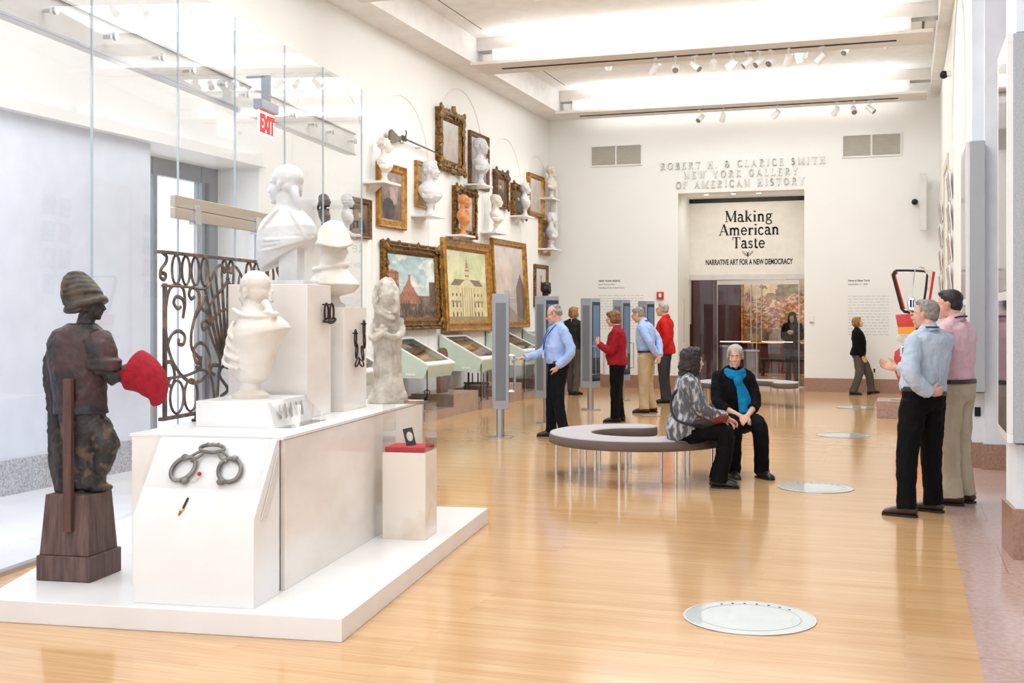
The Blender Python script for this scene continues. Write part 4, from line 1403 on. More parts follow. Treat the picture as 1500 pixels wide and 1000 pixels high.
def landscape(u, v):
    n = nz(u, v, 6, 12) * 24
    c = mixc((206, 190, 150), (188, 186, 168), v) if v > .45 else mixc((120, 96, 60), (160, 134, 88), v * 2)
    if nz(u, v, 4, 2) > .1 and .3 < v < .6: c = (112, 96, 62)
    return tuple(k + n for k in c)


def mirror_grey(u, v):
    n = nz(u, v, 4, 7) * 14
    c = mixc((176, 166, 160), (204, 202, 200), v)
    if ((u - .5) / .16) ** 2 + ((v - .45) / .36) ** 2 < 1: c = mixc(c, (196, 176, 164), .8)
    return tuple(k + n for k in c)


A = 15.74
frame('framed_portrait', 'small brown framed portrait at the end of the entrance glass', 15.74, 3.085, .66, .60, .09, GOLDB, sky_port((122, 96, 78), (54, 42, 38), (206, 168, 142), 1))
frame('framed_painting', 'gold framed picture of a statue beside the leftmost shelf bust', 16.86, 3.52, 1.06, 1.02, .14, GOLD, dark_interior)
frame('framed_painting', 'narrow gold framed picture behind the large draped bust', 18.18, 3.83, .74, .78, .08, GOLD, landscape)
frame('ornate_mirror_frame', 'highest picture in a heavily carved ornate gilt frame', 19.33, 4.73, 1.2, 1.08, .2, GOLDD, mirror_grey, .11, 2.0)
frame('framed_painting', 'tall plain brown framed picture behind the highest shelf bust', 20.84, 4.57, 1.04, 1.06, .1, GOLDB, sky_port((186, 180, 176), (150, 140, 140), (220, 200, 188), 3))
frame('ornate_framed_portrait', 'carved gilt framed picture behind the terracotta bust', 20.06, 3.52, 1.08, .92, .15, GOLDD, mirror_grey, .1, 1.5)
frame('dark_framed_portrait', 'small dark carved frame right of the highest bust', 22.09, 4.16, .78, .74, .17, GOLDB, sky_port((140, 118, 96), (80, 66, 56), (226, 196, 170), 5), .09, .8)
frame('ornate_framed_portrait', 'small ornate gilt frame hidden behind a shelf bust', 23.25, 4.03, .9, .7, .16, GOLDD, sky_port((84, 70, 54), (40, 34, 30), (210, 176, 148), 6), .09, 1.4)
frame('framed_print', 'slim gold framed print in the last arch of the left wall', 24.41, 4.26, 1.08, .92, .1, GOLD, mirror_grey, .1)
frame('framed_portrait', 'gold framed picture behind the last low bust by the corner', 25.1, 3.38, .72, .8, .1, GOLD, sky_port((150, 110, 76), (120, 84, 60), (222, 190, 160), 7))
frame('framed_portrait', 'gilt framed picture above the dark bronze statue', 24.85, 2.28, .95, .95, .09, GOLDD, mirror_grey)
frame('city_street_painting', 'large gilt framed painting of a market street under a blue sky', 17.64, 2.10, 2.33, 1.42, .2, GOLDD, market_street, .12, .7, n=(70, 60), tilt=3)
frame('town_hall_painting', 'large gilt framed painting of a pale hall with a steeple', 20.18, 2.165, 2.45, 1.68, .2, GOLD, hall_with_steeple, .12, n=(90, 90), tilt=3)
frame('faded_print', 'tall gilt framed faded print nearest the grey kiosk', 22.6, 2.26, 2.13, 1.8, .13, GOLD, pale_print, .12, n=(60, 70), tilt=3)

# musket
t = thing('musket', 'old long musket mounted on the wall above the gold frames', 'musket', (XL + .1, 17.55, 4.42), R(90))
M().prism([(-.93, .10), (-.86, .14), (-.60, .06), (-.44, .10), (-.30, .075), (-.30, .02), (-.46, .03), (-.58, -.01), (-.72, -.05), (-.90, -.09), (-.95, -.06)], -.022, .022, 'y').obj('stock', pm('musket_walnut', (120, 108, 92), .5, c2=(88, 76, 62), scale=8), t, bevel=.008)
M().cyl((-.34, 0, .062), (.92, 0, .015), .017, 10, r1=.013).obj('barrel', IRONG, t)
m = M()
m.box(-.5, -.34, -.03, -.018, .03, .10)
m.tube([(-.36, -.025, .09), (-.33, -.025, .17), (-.36, -.025, .19)], .011, 6)
m.tube([(-.52, 0, .03), (-.5, 0, -.03), (-.42, 0, -.03), (-.4, 0, .04)], .006, 6)
m.obj('lock', BLACKMET, t)
for x in (-.5, .3):
    M().cyl((x, 0, .0), (x, .095, .0), .006, 6).obj('bracket', BLACKMET, t)

# shelf busts: middle Y, shelf top z, total height, ...
BS = [
    (16.18, 3.66, .68, 'curls', 'toga', PLASTER, -92, 22, 'cream curly-haired bust on the leftmost visible shelf', .30),
    (17.98, 3.30, .92, 'short', 'wide', PLASTERW, -104, 26, 'large white draped bust in front of a narrow gold frame', .32),
    (20.42, 4.07, .88, 'receding', 'toga', PLASTERW, -96, 26, 'white bust on the highest shelf', .30),
    (19.52, 3.07, .74, 'bald', 'narrow', TERRA, -92, 20, 'orange terracotta bust of a bald man', .28),
    (21.30, 3.24, .74, 'receding', 'toga', PLASTER, -98, 30, 'ivory bust right of the terracotta one', .28),
    (23.10, 3.70, .70, 'short', 'narrow', PLASTERW, -86, 20, 'white bust covering a small ornate frame', .28),
    (25.02, 3.12, .82, 'short', 'toga', PLASTERW, -70, 10, 'bright white bust over the dark bronze statue', .30),
    (25.02, 4.25, .74, 'curls', 'toga', PLASTER, -100, 40, 'cream bust on the shelf in the far corner', .28),
    (14.92, 2.80, .56, 'short', 'narrow', PLASTERW, -80, 10, 'pale bust seen through the entrance glass', .28),
]
for Y, z, h, hr, dr, mt, rz, yw, lb, d in BS:
    shelf('white shelf under the ' + lb, (XL, Y, z), .62 if h > .6 else .5, d + .06)
    bust('portrait_bust', lb, (XL + .22, Y, z), R(rz + 0), h / .76, mt, hr, dr, yaw=yw, group=None)
bust('portrait_bust', 'dark bronze bust seen through the entrance glass', (XL + .2, 14.27, 2.78), R(-80), .68, BRONZE, 'wig', 'narrow')
shelf('white shelf under the dark bust behind the entrance glass', (XL, 14.27, 2.78), .45, .4)

# ------------------------------------------------------------------ sloped showcases along the left wall
CASEIN = pm('dark_case_lining', (74, 62, 52), .6)
STRIP = [pm('case_print_ochre', (186, 140, 84), .5), pm('case_print_grey', (120, 108, 98), .5), pm('case_print_pale', (206, 190, 166), .5), pm('case_print_brown', (92, 68, 48), .5)]


def showcase(y0, w_, label, seed, zf=.85, zb=1.28, xo=0.0):
    t = thing('sloped_showcase', label, 'display case', (XL + .03, y0, 0), 0, 'sloped glass showcases along the left wall')
    D = .80 + xo
    rnd = random.Random(seed)
    m = M()
    m.prism([(0, .66), (D - .08, .66), (D, zf - .02), (D, zf), (0, zb)], 0, .02, 'y')
    m.prism([(0, .66), (D - .08, .66), (D, zf - .02), (D, zf), (0, zb)], w_ - .02, w_, 'y')
    m.box(0, D - .09, .02, w_ - .02, .66, .675)
    m.prism([(D - .10, .66), (D - .08, .66), (D, zf), (D - .02, zf)], .02, w_ - .02, 'y')
    m.box(0, .02, .02, w_ - .02, .66, zb)
    m.obj('cabinet', MINT, t, smooth=False)

    def top(a, o=0.0):      # point down the slope, a from the wall (0) to the front (1)
        return (a * D, zb + (zf - zb) * a + o)
    m = M()
    for ya, yb, a, b_ in ((0, w_, 0, .09), (0, w_, .9, 1.0), (0, .06, .09, .9), (w_ - .06, w_, .09, .9)):
        p = [top(a, .0), top(b_, .0), top(b_, .02), top(a, .02)]
        m.prism([p[0], p[1], p[2], p[3]], ya, yb, 'y')
    m.obj('rim', pm('white_case_rim', (238, 240, 236), .35) if 'white_case_rim' not in bpy.data.materials else bpy.data.materials['white_case_rim'], t, smooth=False)
    m = M()
    m.prism([top(.06, -.09), top(.94, -.09), top(.94, -.08), top(.06, -.08)], .03, w_ - .03, 'y')
    m.obj('lining', CASEIN, t, smooth=False)
    for i in range(4):
        a = .1 + .2 * i
        m = M()
        yy = .12 + rnd.random() * .15
        m.prism([top(a, -.078), top(a + .13, -.078), top(a + .13, -.07), top(a, -.07)], yy, w_ - .15 - rnd.random() * .2, 'y')
        m.obj('exhibit', STRIP[(i + seed) % 4], t, smooth=False)
    m = M().prism([top(.09, .006), top(.9, .006), top(.9, .012), top(.09, .012)], .06, w_ - .06, 'y')
    m.obj('lid_glass', GLASS, t, smooth=False)
    m = M()
    m.box(0, D - .02, .004, .012, .14, .66)
    m.box(0, D - .02, w_ - .012, w_ - .004, .14, .66)
    m.box(D - .026, D - .018, .012, w_ - .012, .14, .66)
    m.obj('lower_glass', GLASS, t, smooth=False)
    M().box(0, D, 0, w_, 0, .14).obj('base', CASEBASE, t)
    M().box(D - .028, D - .016, .0, .014, .14, .80).obj('corner_strip', BLACKMET, t)
    M().box(.42, .58, -.006, 0, .70, .735).obj('label_card', LABELW, t)
    return t


showcase(13.85, 1.16, 'first sloped mint showcase beside the entrance glass end', 1)
showcase(16.45, 1.14, 'second sloped mint showcase behind the hooded statue', 2)
showcase(18.85, 1.16, 'third sloped mint showcase below the town hall painting', 3)
showcase(21.25, 1.16, 'fourth sloped mint showcase behind the nearest kiosk', 4, .92, 1.30)
showcase(23.55, 1.16, 'last sloped mint showcase beside the dark bronze statue', 5, .92, 1.30)
for i, (y0, y1) in enumerate(((15.05, 16.40), (17.63, 18.80), (20.05, 21.20), (22.45, 23.50))):
    struct('trim_%d' % (20 + i), M().box(XL + .03, XL + .78, y0, y1, 0, .34), CASEBASE)
t = thing('grave_marker', 'round-topped brown slab standing between two showcases', 'gravestone', (-7.32, 18.0, .34), R(90))
M().prism([(-.17, 0), (.17, 0), (.17, .62)] + [(.17 * cos(R(a)), .62 + .13 * sin(R(a))) for a in range(10, 171, 10)] + [(-.17, .62)], -.04, .04, 'y').obj('slab', BROWNSTONE, t, bevel=.01)
t = thing('wooden_lectern_chair', 'dark wooden chair base inside the third showcase', 'chair', (-7.25, 19.45, .14), R(30))
m = M()
for x in (-.17, .17):
    for y in (-.17, .17):
        M().cyl((x, y, 0), (x, y, .28 if y > 0 else .48), .018, 8).obj('leg', DARKWOOD, t)
M().box(-.2, .2, -.2, .2, .26, .29).obj('seat', DARKWOOD, t, bevel=.005)
for x in (-.1, 0, .1):
    M().cyl((x, -.17, .29), (x, -.17, .47), .012, 8).obj('spindle', DARKWOOD, t)
t = thing('iron_bell', 'small dark bell in the second showcase', 'bell', (-7.15, 16.95, .14))
M().lathe([(0, 0), (.10, 0), (.085, .05), (.07, .14), (.05, .19), (.02, .21), (.015, .25), (0, .25)], seg=20).obj('body', BLACKMET, t)
M().tube([(.03, 0, .24), (.05, 0, .29), (0, 0, .32), (-.05, 0, .29), (-.03, 0, .24)], .01, 6).obj('handle', BLACKMET, t)

# dark bronze statue with a feather
def bronze():
    t = thing('bronze_statue', 'dark bronze standing statue with an upright feather in its hair', 'statue', (-7.05, 23.0, 0), R(-70))
    M().box(-.26, .26, -.26, .26, .345, .5).obj('pedestal', CASEBASE, t, bevel=.005)
    m = M()
    hc = V((0, .03, 2.18))
    q = head_basis(20, 0)
    head(m, hc, q, 1.0)
    hair_blobs(m, hc, q, 1.0, 'bob')
    m.tube([(0, -.01, 1.95), (0, .0, 2.12)], [.065, .055], 10)
    for z0 in (0,):
        m.loft([[(a * cos(g), oy + b_ * sin(g), z) for g in (2 * pi * i / 24 for i in range(24))] for z, a, b_, oy in
                ((.5, .20, .18, 0), (.8, .17, .15, 0), (1.25, .19, .14, 0), (1.5, .17, .12, 0), (1.75, .2, .13, -.01), (1.9, .19, .11, -.02), (1.97, .08, .08, -.01))])
    for s in (-1, 1):
        m.tube(crom([(s * .2, -.02, 1.88), (s * .25, -.02, 1.6), (s * .18, .14, 1.45)], 4), .06, 10)
    m.tube([(0, -.08, 2.2), (.0, -.09, 2.42), (0, -.07, 2.52)], [.02, .03, .004], 8, flat=.3)
    m.organic('figure', BRONZE, t, .014, 2, disp=.02, dsize=.08)


bronze()

# ------------------------------------------------------------------ touch-screen kiosks
def kiosk(label, X, Y, nrm):
    """slim upright console on a round post; nrm is the heading (deg from +X) its screen faces"""
    t = thing('kiosk', label, 'kiosk', (X, Y, 0), R(nrm), 'row of grey kiosks')
    d, w_ = .13, .15        # half depth along the screen direction is w_, half side is d
    M().lathe([(0, 0), (.17, 0), (.17, .012), (.165, .015), (0, .015)], seg=32).obj('foot_plate', STEEL, t)
    M().cyl((0, 0, .015), (0, 0, .42), .055, 24).obj('post', STEEL, t)
    m = M().box(-.11, .11, -w_, w_, .385, 1.925)
    m.obj('housing', GREYMET, t, bevel=.006)
    for s in (-1, 1):
        m = M().box(-.07, .07, s * w_ - .002, s * w_ + .004, .50, 1.80)
        m.obj('speaker_grille', GREYPERF, t)
        M().box(-.07, .07, s * w_ + .003, s * w_ + .006, 1.52, 1.545).obj('crossbar', GREYMET, t)
    M().box(.108, .116, -w_ + .02, w_ - .02, .5, 1.86).obj('bezel', SCREEND, t)
    M().box(.115, .118, -w_ + .045, w_ - .045, .9, 1.80).obj('screen', SCREEN, t)
    for y in (-w_ + .015, w_ - .015):
        m = M().tube([(.10, y, 1.10), (.19, y, 1.10), (.19, y, .62), (.10, y, .62)], .011, 8)
        m.obj('rail', CHROME, t)
    return t


kiosk('nearest grey kiosk on a steel post, touched by the man in blue', -5.14, 14.71, 21)
kiosk('grey kiosk directly behind the man with the blue lanyard', -5.14, 16.85, -27)
kiosk('grey kiosk left of the woman in the dark red sweater', -5.14, 19.43, -16)
kiosk('grey kiosk behind the woman in the dark red sweater', -5.14, 21.75, -16)
kiosk('farthest grey kiosk, before the man in the red jacket', -5.14, 24.0, -22)


# ------------------------------------------------------------------ C-shaped benches
def bench(label, cx, cy, a0, a1, R0=.46, R1=.90, zt=.45, legs=()):
    t = thing('curved_bench', label, 'bench', (cx, cy, 0), TH, None)
    r_m, hw = (R0 + R1) / 2, (R1 - R0) / 2
    out = [(R1 * cos(R(a)), R1 * sin(R(a))) for a in [a0 + (a1 - a0) * i / 48 for i in range(49)]]
    c1 = (r_m * cos(R(a1)), r_m * sin(R(a1)))
    end1 = [(c1[0] + hw * cos(R(a1 + b)), c1[1] + hw * sin(R(a1 + b))) for b in range(15, 180, 15)]
    inn = [(R0 * cos(R(a)), R0 * sin(R(a))) for a in [a1 + (a0 - a1) * i / 48 for i in range(49)]]
    c0 = (r_m * cos(R(a0)), r_m * sin(R(a0)))
    end0 = [(c0[0] + hw * cos(R(a0 + b)), c0[1] + hw * sin(R(a0 + b))) for b in range(195, 360, 15)]
    poly = out + end1 + inn + end0
    n = len(poly)

    def inset(e):
        o = []
        for i in range(n):
            a, b = V(poly[i - 1]), V(poly[(i + 1) % n])
            d = (b - a)
            d = d.normalized() if d.length > 1e-6 else V((1, 0))
            o.append((poly[i][0] - d.y * e, poly[i][1] + d.x * e))
        return o
    m = M()
    m.loft([[(x, y, z) for x, y in inset(e)] for e, z in ((.015, zt - .105), (.0, zt - .095), (.0, zt - .03), (.008, zt - .012))])
    m.obj('seat_shell', SEATSIDE, t, ang=60)
    m = M()
    m.loft([[(x, y, z) for x, y in inset(e)] for e, z in ((.008, zt - .013), (.012, zt - .004), (.03, zt))])
    m.obj('cushion_top', SEATGREY, t, ang=60)
    for a in legs:
        for r in (R0 + .07, R1 - .07):
            x, y = r * cos(R(a)), r * sin(R(a))
            m = M().cyl((x, y, .0), (x, y, zt - .10), .0165, 12)
            m.obj('leg', CHROME, t)
    return t


def cam_pt(l, d):
    return (-d * sin(TH) + l * cos(TH), d * cos(TH) + l * sin(TH))


b1x, b1y = cam_pt(1.28, 11.86)
bench('large grey C-shaped bench on chrome legs where two women sit', b1x, b1y, 84, 380, legs=(92, 132, 172, 212, 252, 290, 325, 362))
b2x, b2y = cam_pt(4.2, 20.75)
bench('far C-shaped bench by the glass gallery doors', b2x, b2y, -25, 235, legs=(-20, 25, 70, 115, 160, 205, 232))


# ------------------------------------------------------------------ glass portholes in the floor
for y, lb in ((6.39, 'nearest round glass porthole set in the wood floor'), (11.385, 'second round glass porthole, right of the seated women'),
              (16.42, 'third round floor porthole, thin in perspective'), (21.4, 'farthest round floor porthole toward the back wall')):
    t = thing('floor_porthole', lb, 'floor window', (-.80, y, 0), 0, 'glass portholes along the floor')
    M().lathe([(0, .001), (.345, .001), (.345, .004), (.275, .004), (0, .004)], seg=48).obj('glass_disc', pm('porthole_glass', (206, 214, 212), .03, spec=.8) if 'porthole_glass' not in bpy.data.materials else bpy.data.materials['porthole_glass'], t, smooth=False)
    M().lathe([(.345, .001), (.356, .001), (.356, .005), (.345, .005), (.345, .001)], seg=48).obj('metal_ring', STEEL, t)
    M().lathe([(.272, .0041), (.278, .0041), (.278, .0052), (.272, .0052), (.272, .0041)], seg=48).obj('inner_ring', GREYMET, t)
    m = M()
    for k in range(7):
        a = R(50 + 13 * k)
        m.lathe([(0, .004), (.008, .004), (.008, .006), (0, .006)], (.30 * cos(a), .30 * sin(a), 0), 10)
    m.obj('rivet', BLACKMET, t)
t = thing('floor_outlet_ring', 'small metal floor ring behind the curved bench', 'floor fitting', (-3.9, 18.6, 0))
M().lathe([(0, .001), (.15, .001), (.16, .005), (.12, .006), (0, .005)], seg=32).obj('plate', GREYMET, t)


# ------------------------------------------------------------------ wrecked red vehicle door on its granite block
t = thing('granite_display_block', 'rose granite floor block under the wrecked red vehicle door', 'plinth', (-.42, 19.34, 0))
M().box(0, .95, 0, .8, 0, .27).obj('block', pm('pinkish_display_granite', (178, 150, 140), .35, c2=(158, 130, 120), scale=20), t, bevel=.004)
t = thing('wrecked_truck_door', 'bent red and white truck door with an open window frame and mirror', 'vehicle door', (.06, 19.72, .27), R(0))
M().lathe([(0, 0), (.25, 0), (.25, .012), (0, .012)], seg=28, sx=1.1, sy=.7).obj('base_plate', STEEL, t)
M().cyl((.10, .03, .01), (.08, .02, .35), .02, 10).obj('mounting_rod', BLACKMET, t)


def slabxz(poly, y0, y1, wob=0.0):
    m = M()
    m.prism(poly, y0, y1, 'y')
    return m


slabxz([(-.03, .04), (.08, .02), (.22, .30), (.30, .62), (.20, .82), (-.06, .90), (-.21, .78), (-.235, .52), (-.14, .28), (-.13, .10)], -.05, .04).obj('lower_skin', REDPAINT, t, bevel=.012)
slabxz([(.02, .0), (.12, .0), (.24, .22), (.2, .34), (.10, .26)], -.09, -.045).obj('torn_edge', BLACKMET, t, bevel=.006)
slabxz([(.12, .0), (.2, .02), (.3, .3), (.25, .34)], -.08, -.055).obj('yellow_strip', YELPAINT, t, bevel=.004)
slabxz([(-.07, .895), (.16, .83), (.25, .90), (.22, 1.06), (-.17, 1.04), (-.2, .97), (-.11, .92)], -.035, .03).obj('white_band', WHITEPAINT, t, bevel=.006)
slabxz([(-.07, .84), (.12, .80), (.2, .86), (.1, .92), (-.08, .90)], -.058, -.03).obj('amber_flash', YELPAINT, t, bevel=.004)
slabxz([(-.155, 1.06), (.27, 1.07), (.25, 1.18), (-.165, 1.175)], -.055, .03).obj('amber_stripe', YELPAINT, t, bevel=.004)
slabxz([(-.165, 1.17), (.26, 1.175), (.32, 1.40), (-.20, 1.375)], -.055, .03).obj('upper_skin', REDPAINT, t, bevel=.01)
m = M()
m.lathe([(0, 0), (.055, 0), (.055, .006), (0, .006)], seg=20)
o = m.obj('round_badge', pm('blue_badge', (58, 62, 120), .4), t)
o.location = (.16, -.056, 1.15)
o.rotation_euler = (R(90), 0, 0)
m = M()
m.tube([(-.2, 0, 2.08), (-.24, 0, 2.02), (-.1, 0, 1.46), (-.06, 0, 1.42), (.14, 0, 1.40)], .024, 8)
m.obj('frame_gasket', RUBBER, t)
m = M()
m.tube([(-.175, .012, 2.06), (-.21, .012, 2.0), (-.065, .012, 1.46)], .019, 8)
m.obj('red_window_post', REDPAINT, t)
m = M()
m.tube([(.38, .0, 2.06), (.30, .0, 1.5)], .026, 8)
m.obj('red_window_post', REDPAINT, t)
m = M()
m.tube(crom([(-.2, 0, 2.085), (.05, 0, 2.08), (.26, 0, 2.06), (.285, 0, 2.0), (.22, 0, 1.5), (.14, 0, 1.41)], 4), .018, 8)
m.obj('window_channel', RUBBER, t)
slabxz([(.22, 2.1), (.375, 2.08), (.30, 1.42), (.25, 1.42), (.30, 2.0)], -.02, .012).obj('white_pillar', WHITEPAINT, t, bevel=.006)
m = M()
m.tube(crom([(.02, -.06, 1.50), (.07, -.07, 1.85), (.10, -.07, 2.08), (.16, -.07, 2.13), (.24, -.06, 2.11)], 5), .010, 8)
m.tube(crom([(.0, -.07, 1.44), (.10, -.09, 1.38), (.2, -.09, 1.42), (.17, -.08, 1.6)], 5), .012, 8)
m.obj('mirror_bracket', CHROME, t)
m = M()
m.prism([(-.01, 1.44), (.10, 1.43), (.115, 1.56), (.09, 1.65), (.01, 1.65), (-.02, 1.57)], -.11, -.05, 'y')
m.obj('mirror_housing', CHROME, t, bevel=.014)
M().box(.02, .05, -.116, -.108, 1.49, 1.61).obj('mirror_slot', BLACKMET, t)
M().box(.065, .085, -.116, -.108, 1.49, 1.61).obj('mirror_slot', BLACKMET, t)
m = M()
m.prism([(-.14, .70), (.02, .68), (.02, .86), (-.13, .88)], -.08, -.045, 'y')
m.obj('door_handle', CHROME, t, bevel=.01)
M().box(-.095, -.07, -.088, -.076, .73, .84).obj('handle_recess', BLACKMET, t)
M().box(-.05, -.028, -.088, -.076, .73, .84).obj('handle_recess', BLACKMET, t)


# ------------------------------------------------------------------ ceiling track spotlights
WHMET = pm('white_lamp_metal', (244, 244, 244), .35)
LENS = emit_mat('lamp_lens', (255, 248, 235), 3.0)
sp0 = thing('track_spotlight', 'white track spotlight', 'spotlight', (0, 0, 0), 0, 'track spotlights under the ceiling beams')
M().box(-.02, .02, -.06, .06, -.03, 0).obj('adapter', WHMET, sp0)
M().cyl((0, 0, -.03), (0, 0, -.13), .012, 8).obj('stem', WHMET, sp0)
m = M()
q0, q1 = V((0, -.07, -.12)), V((0, .08, -.24))
m.tube([q0, q1], [.05, .062], 16)
m.obj('lamp_head', WHMET, sp0)
m = M().tube([q1, q1 + (q1 - q0).normalized() * .006], [.052, .052], 16)
m.obj('lens', pm('lamp_glass', (150, 150, 152), .15, .4), sp0)
spx1 = (-4.02, -3.66, -3.33, -3.02, -2.72, -2.45, -2.26, -2.07, -1.80, -1.28)
spx2 = (-4.1, -3.63, -2.53, -1.33, -.98, -.66)
spx0 = (-3.5, -2.9, -2.5)
n_ = 0
for bi, (yb_, xs) in enumerate(((19.42, spx1), (24.62, spx2), (14.27, spx0))):
    for i, x in enumerate(xs):
        nm = ('nearer visible', 'farther', 'nearest')[bi]
        lb = 'white spotlight number %s from the left on the %s ceiling beam track' % (('one', 'two', 'three', 'four', 'five', 'six', 'seven', 'eight', 'nine', 'ten')[i], nm)
        o = sp0 if n_ == 0 else dup(sp0)
        o.location = (x, yb_, 5.985)
        o.rotation_euler[2] = R((40, 150, 75, 190, 20, 110, 250, 60, 130, 10)[(i * 3 + bi) % 10])
        o['label'] = lb
        n_ += 1
cs0 = None
for x, y, k in ((-2.0, 21.3, 'large'), (-1.7, 21.5, 'middle'), (-1.85, 21.9, 'small'), (-1.0, 21.6, 'small'), (-.35, 21.2, 'middle'), (-5.3, 21.4, 'small')):
    w = {'large': 'brightest white ceiling spotlight hanging between the two far beams', }.get(k)
    if cs0 is None:
        cs0 = dup(sp0)
        o = cs0
    else:
        o = dup(sp0)
    o.location = (x, y, ZC)
    o.rotation_euler[2] = R(x * 200)
    o['group'] = 'spotlights fixed to the ceiling between the beams'
    o['label'] = w or 'small white spotlight on the ceiling between the far beams'
for i, (x, y) in enumerate(((-3.2, 17.5), (-5.4, 17.2), (-2.6, 22.7), (-4.6, 22.5))):
    t = thing('recessed_downlight', 'flat round white downlight in the ceiling panel', 'downlight', (x, y, ZC), 0, 'recessed ceiling downlights')
    M().lathe([(0, -.004), (.07, -.004), (.075, 0), (0, 0)], seg=20).obj('lens', LENS, t)

# ------------------------------------------------------------------ people
SKIN = pm('skin', (226, 178, 152), .5, c2=(212, 158, 132), scale=8)
EYEW = pm('eye_white', (230, 226, 222), .3)
EYED = pm('eye_dark', (60, 48, 42), .3)


def cloth(name, c, c2=None, rough=.8, bump=.25, bs=16, bst=(1, 1, .35), scale=6):
    return pm(name, c, rough, 0, c2 or tuple(k * .93 for k in c), scale, (1, 1, .5), bump, bs, bst, spec=.15)


def ik(a, b, l1, l2, bend):
    """elbow or knee between a and b, bent towards the direction given"""
    a, b = V(a), V(b)
    d = b - a
    L = min(d.length, (l1 + l2) * .998)
    u = d.normalized()
    x = (l1 * l1 - l2 * l2 + L * L) / (2 * L)
    h = math.sqrt(max(0, l1 * l1 - x * x))
    n = V(bend)
    n = n - u * n.dot(u)
    n = n.normalized() if n.length > 1e-6 else V((0, -1, 0))
    return a + u * x + n * h


def hand(mb, w, f, n, th, k=1.0, curl=35, spread=.06):
    """open or curled hand: w wrist, f towards the fingers, n palm normal, th towards the thumb"""
    w, f, n = V(w), V(f).normalized(), V(n)
    n = (n - f * n.dot(f)).normalized()
    s = V(th)
    s = (s - f * s.dot(f) - n * s.dot(n)).normalized()
    q = Matrix((s, f, n)).transposed()
    mb.ell(w + f * .05 * k, (.041 * k, .056 * k, .017 * k), q, 14, 9)
    mb.tube([w - f * .03 * k, w + f * .03 * k], [.027 * k, .028 * k], 10)
    for i, (o, l) in enumerate(((.031, .068), (.0105, .077), (-.0105, .072), (-.031, .056))):
        p = w + (f * .092 + s * o) * k
        d = (f + s * o * spread * 30 * .1).normalized()
        pts = [p - d * .02 * k, p]
        ang = 0
        for j, c in enumerate((.45, .3, .25)):
            ang += R(curl * (.8 + .15 * i) * (.7 if j == 0 else .8))
            p = p + (d * cos(ang) + n * sin(ang)) * l * c * k
            pts.append(p)
        mb.tube(pts, [.0098 * k, .0096 * k, .009 * k, .0082 * k, .0066 * k], 8)
        mb.ell(pts[-1], (.0068 * k,) * 3, None, 8, 6)
    p = w + (f * .03 + s * .03) * k
    d1 = (f * .65 + s * .7 + n * .25).normalized()
    d2 = (f * .9 + s * .2 + n * .45).normalized()
    mb.tube([p - d1 * .015 * k, p + d1 * .03 * k, p + d1 * .03 * k + d2 * .03 * k, p + d1 * .03 * k + d2 * .052 * k], [.0125 * k, .0125 * k, .0105 * k, .008 * k], 8)


def shoe(ank, yaw, mat, parent, k=1.0, name='shoe', pitch=0):
    """shoe under the ankle point; yaw turns the toe"""
    m = M()
    q = Matrix.Rotation(yaw, 3, 'Z') @ Matrix.Rotation(R(pitch), 3, 'X')
    prof = [(-.085, .030, .022, .05), (-.075, .036, .04, .055), (-.03, .038, .062, .062), (.02, .038, .058, .06), (.08, .044, .042, .046), (.14, .047, .032, .036), (.175, .040, .025, .027), (.195, .022, .014, .016)]
    rings = []
    for y, a, h, zc in prof:
        ring = []
        for i in range(16):
            g = 2 * pi * i / 16
            z = zc + h * sin(g) * .9
            ring.append(V((a * cos(g), y, max(.004, z))))
        rings.append(ring)
    base = V((ank[0], ank[1], ank[2] - .085 * k))
    m.loft([[base + q @ (p * k) for p in r] for r in rings])
    o = m.obj(name, mat, parent, ang=60)
    m = M()
    sole = [(a * 1.06, y) for y, a, h, zc in prof]
    poly = [(x, y) for x, y in sole] + [(-x, y) for x, y in reversed(sole)]
    n = len(poly)
    m.add([base + q @ (V((x, y, z)) * k) for z in (0, .018) for x, y in poly], [tuple(range(n))[::-1], tuple(range(n, 2 * n))] + [(i, (i + 1) % n, n + (i + 1) % n, n + i) for i in range(n)])
    m.obj('sole', RUBBER, o)
    return o


def spine_rings(mb, J, secs, grow=0.0, n=24):
    """torso sections: (t along pelvis-waist-chest-neck 0..3, half width, half depth, forward shift)"""
    P = [J['crotch'], J['pelvis'], J['waist'], J['chest'], J['neck']]
    X0 = (V(J['hipR']) - V(J['hipL'])).normalized()
    X1 = (V(J['shR']) - V(J['shL'])).normalized()
    rings = []
    for t, a, b_, fy in secs:
        i = min(int(t), 3)
        f_ = t - i
        p0, p1, p2, p3 = [V(P[max(0, min(4, k))]) for k in (i - 1, i, i + 1, i + 2)]
        c = 0.5 * (2 * p1 + (p2 - p0) * f_ + (2 * p0 - 5 * p1 + 4 * p2 - p3) * f_ ** 2 + (3 * p1 - p0 - 3 * p2 + p3) * f_ ** 3)
        tn = (p2 - p1).normalized()
        X = X0.lerp(X1, t / 4)
        X = (X - tn * X.dot(tn)).normalized()
        Y = tn.cross(X)
        c = c + Y * fy
        rings.append([c + X * (a + grow) * cos(g) * (1 + .08 * abs(sin(2 * g))) + Y * (b_ + grow) * sin(g) * (1 + .08 * abs(sin(2 * g))) for g in (2 * pi * k / n for k in range(n))])
    mb.loft(rings)
    return rings


TORSO = [(0.0, .12, .10, 0), (.5, .155, .115, -.005), (1.0, .168, .118, -.005), (1.6, .152, .105, 0), (2.0, .146, .104, .005), (2.5, .156, .112, .005), (3.0, .172, .118, .005), (3.3, .178, .112, 0), (3.62, .165, .092, -.005), (3.82, .11, .072, -.005), (3.97, .062, .06, 0)]


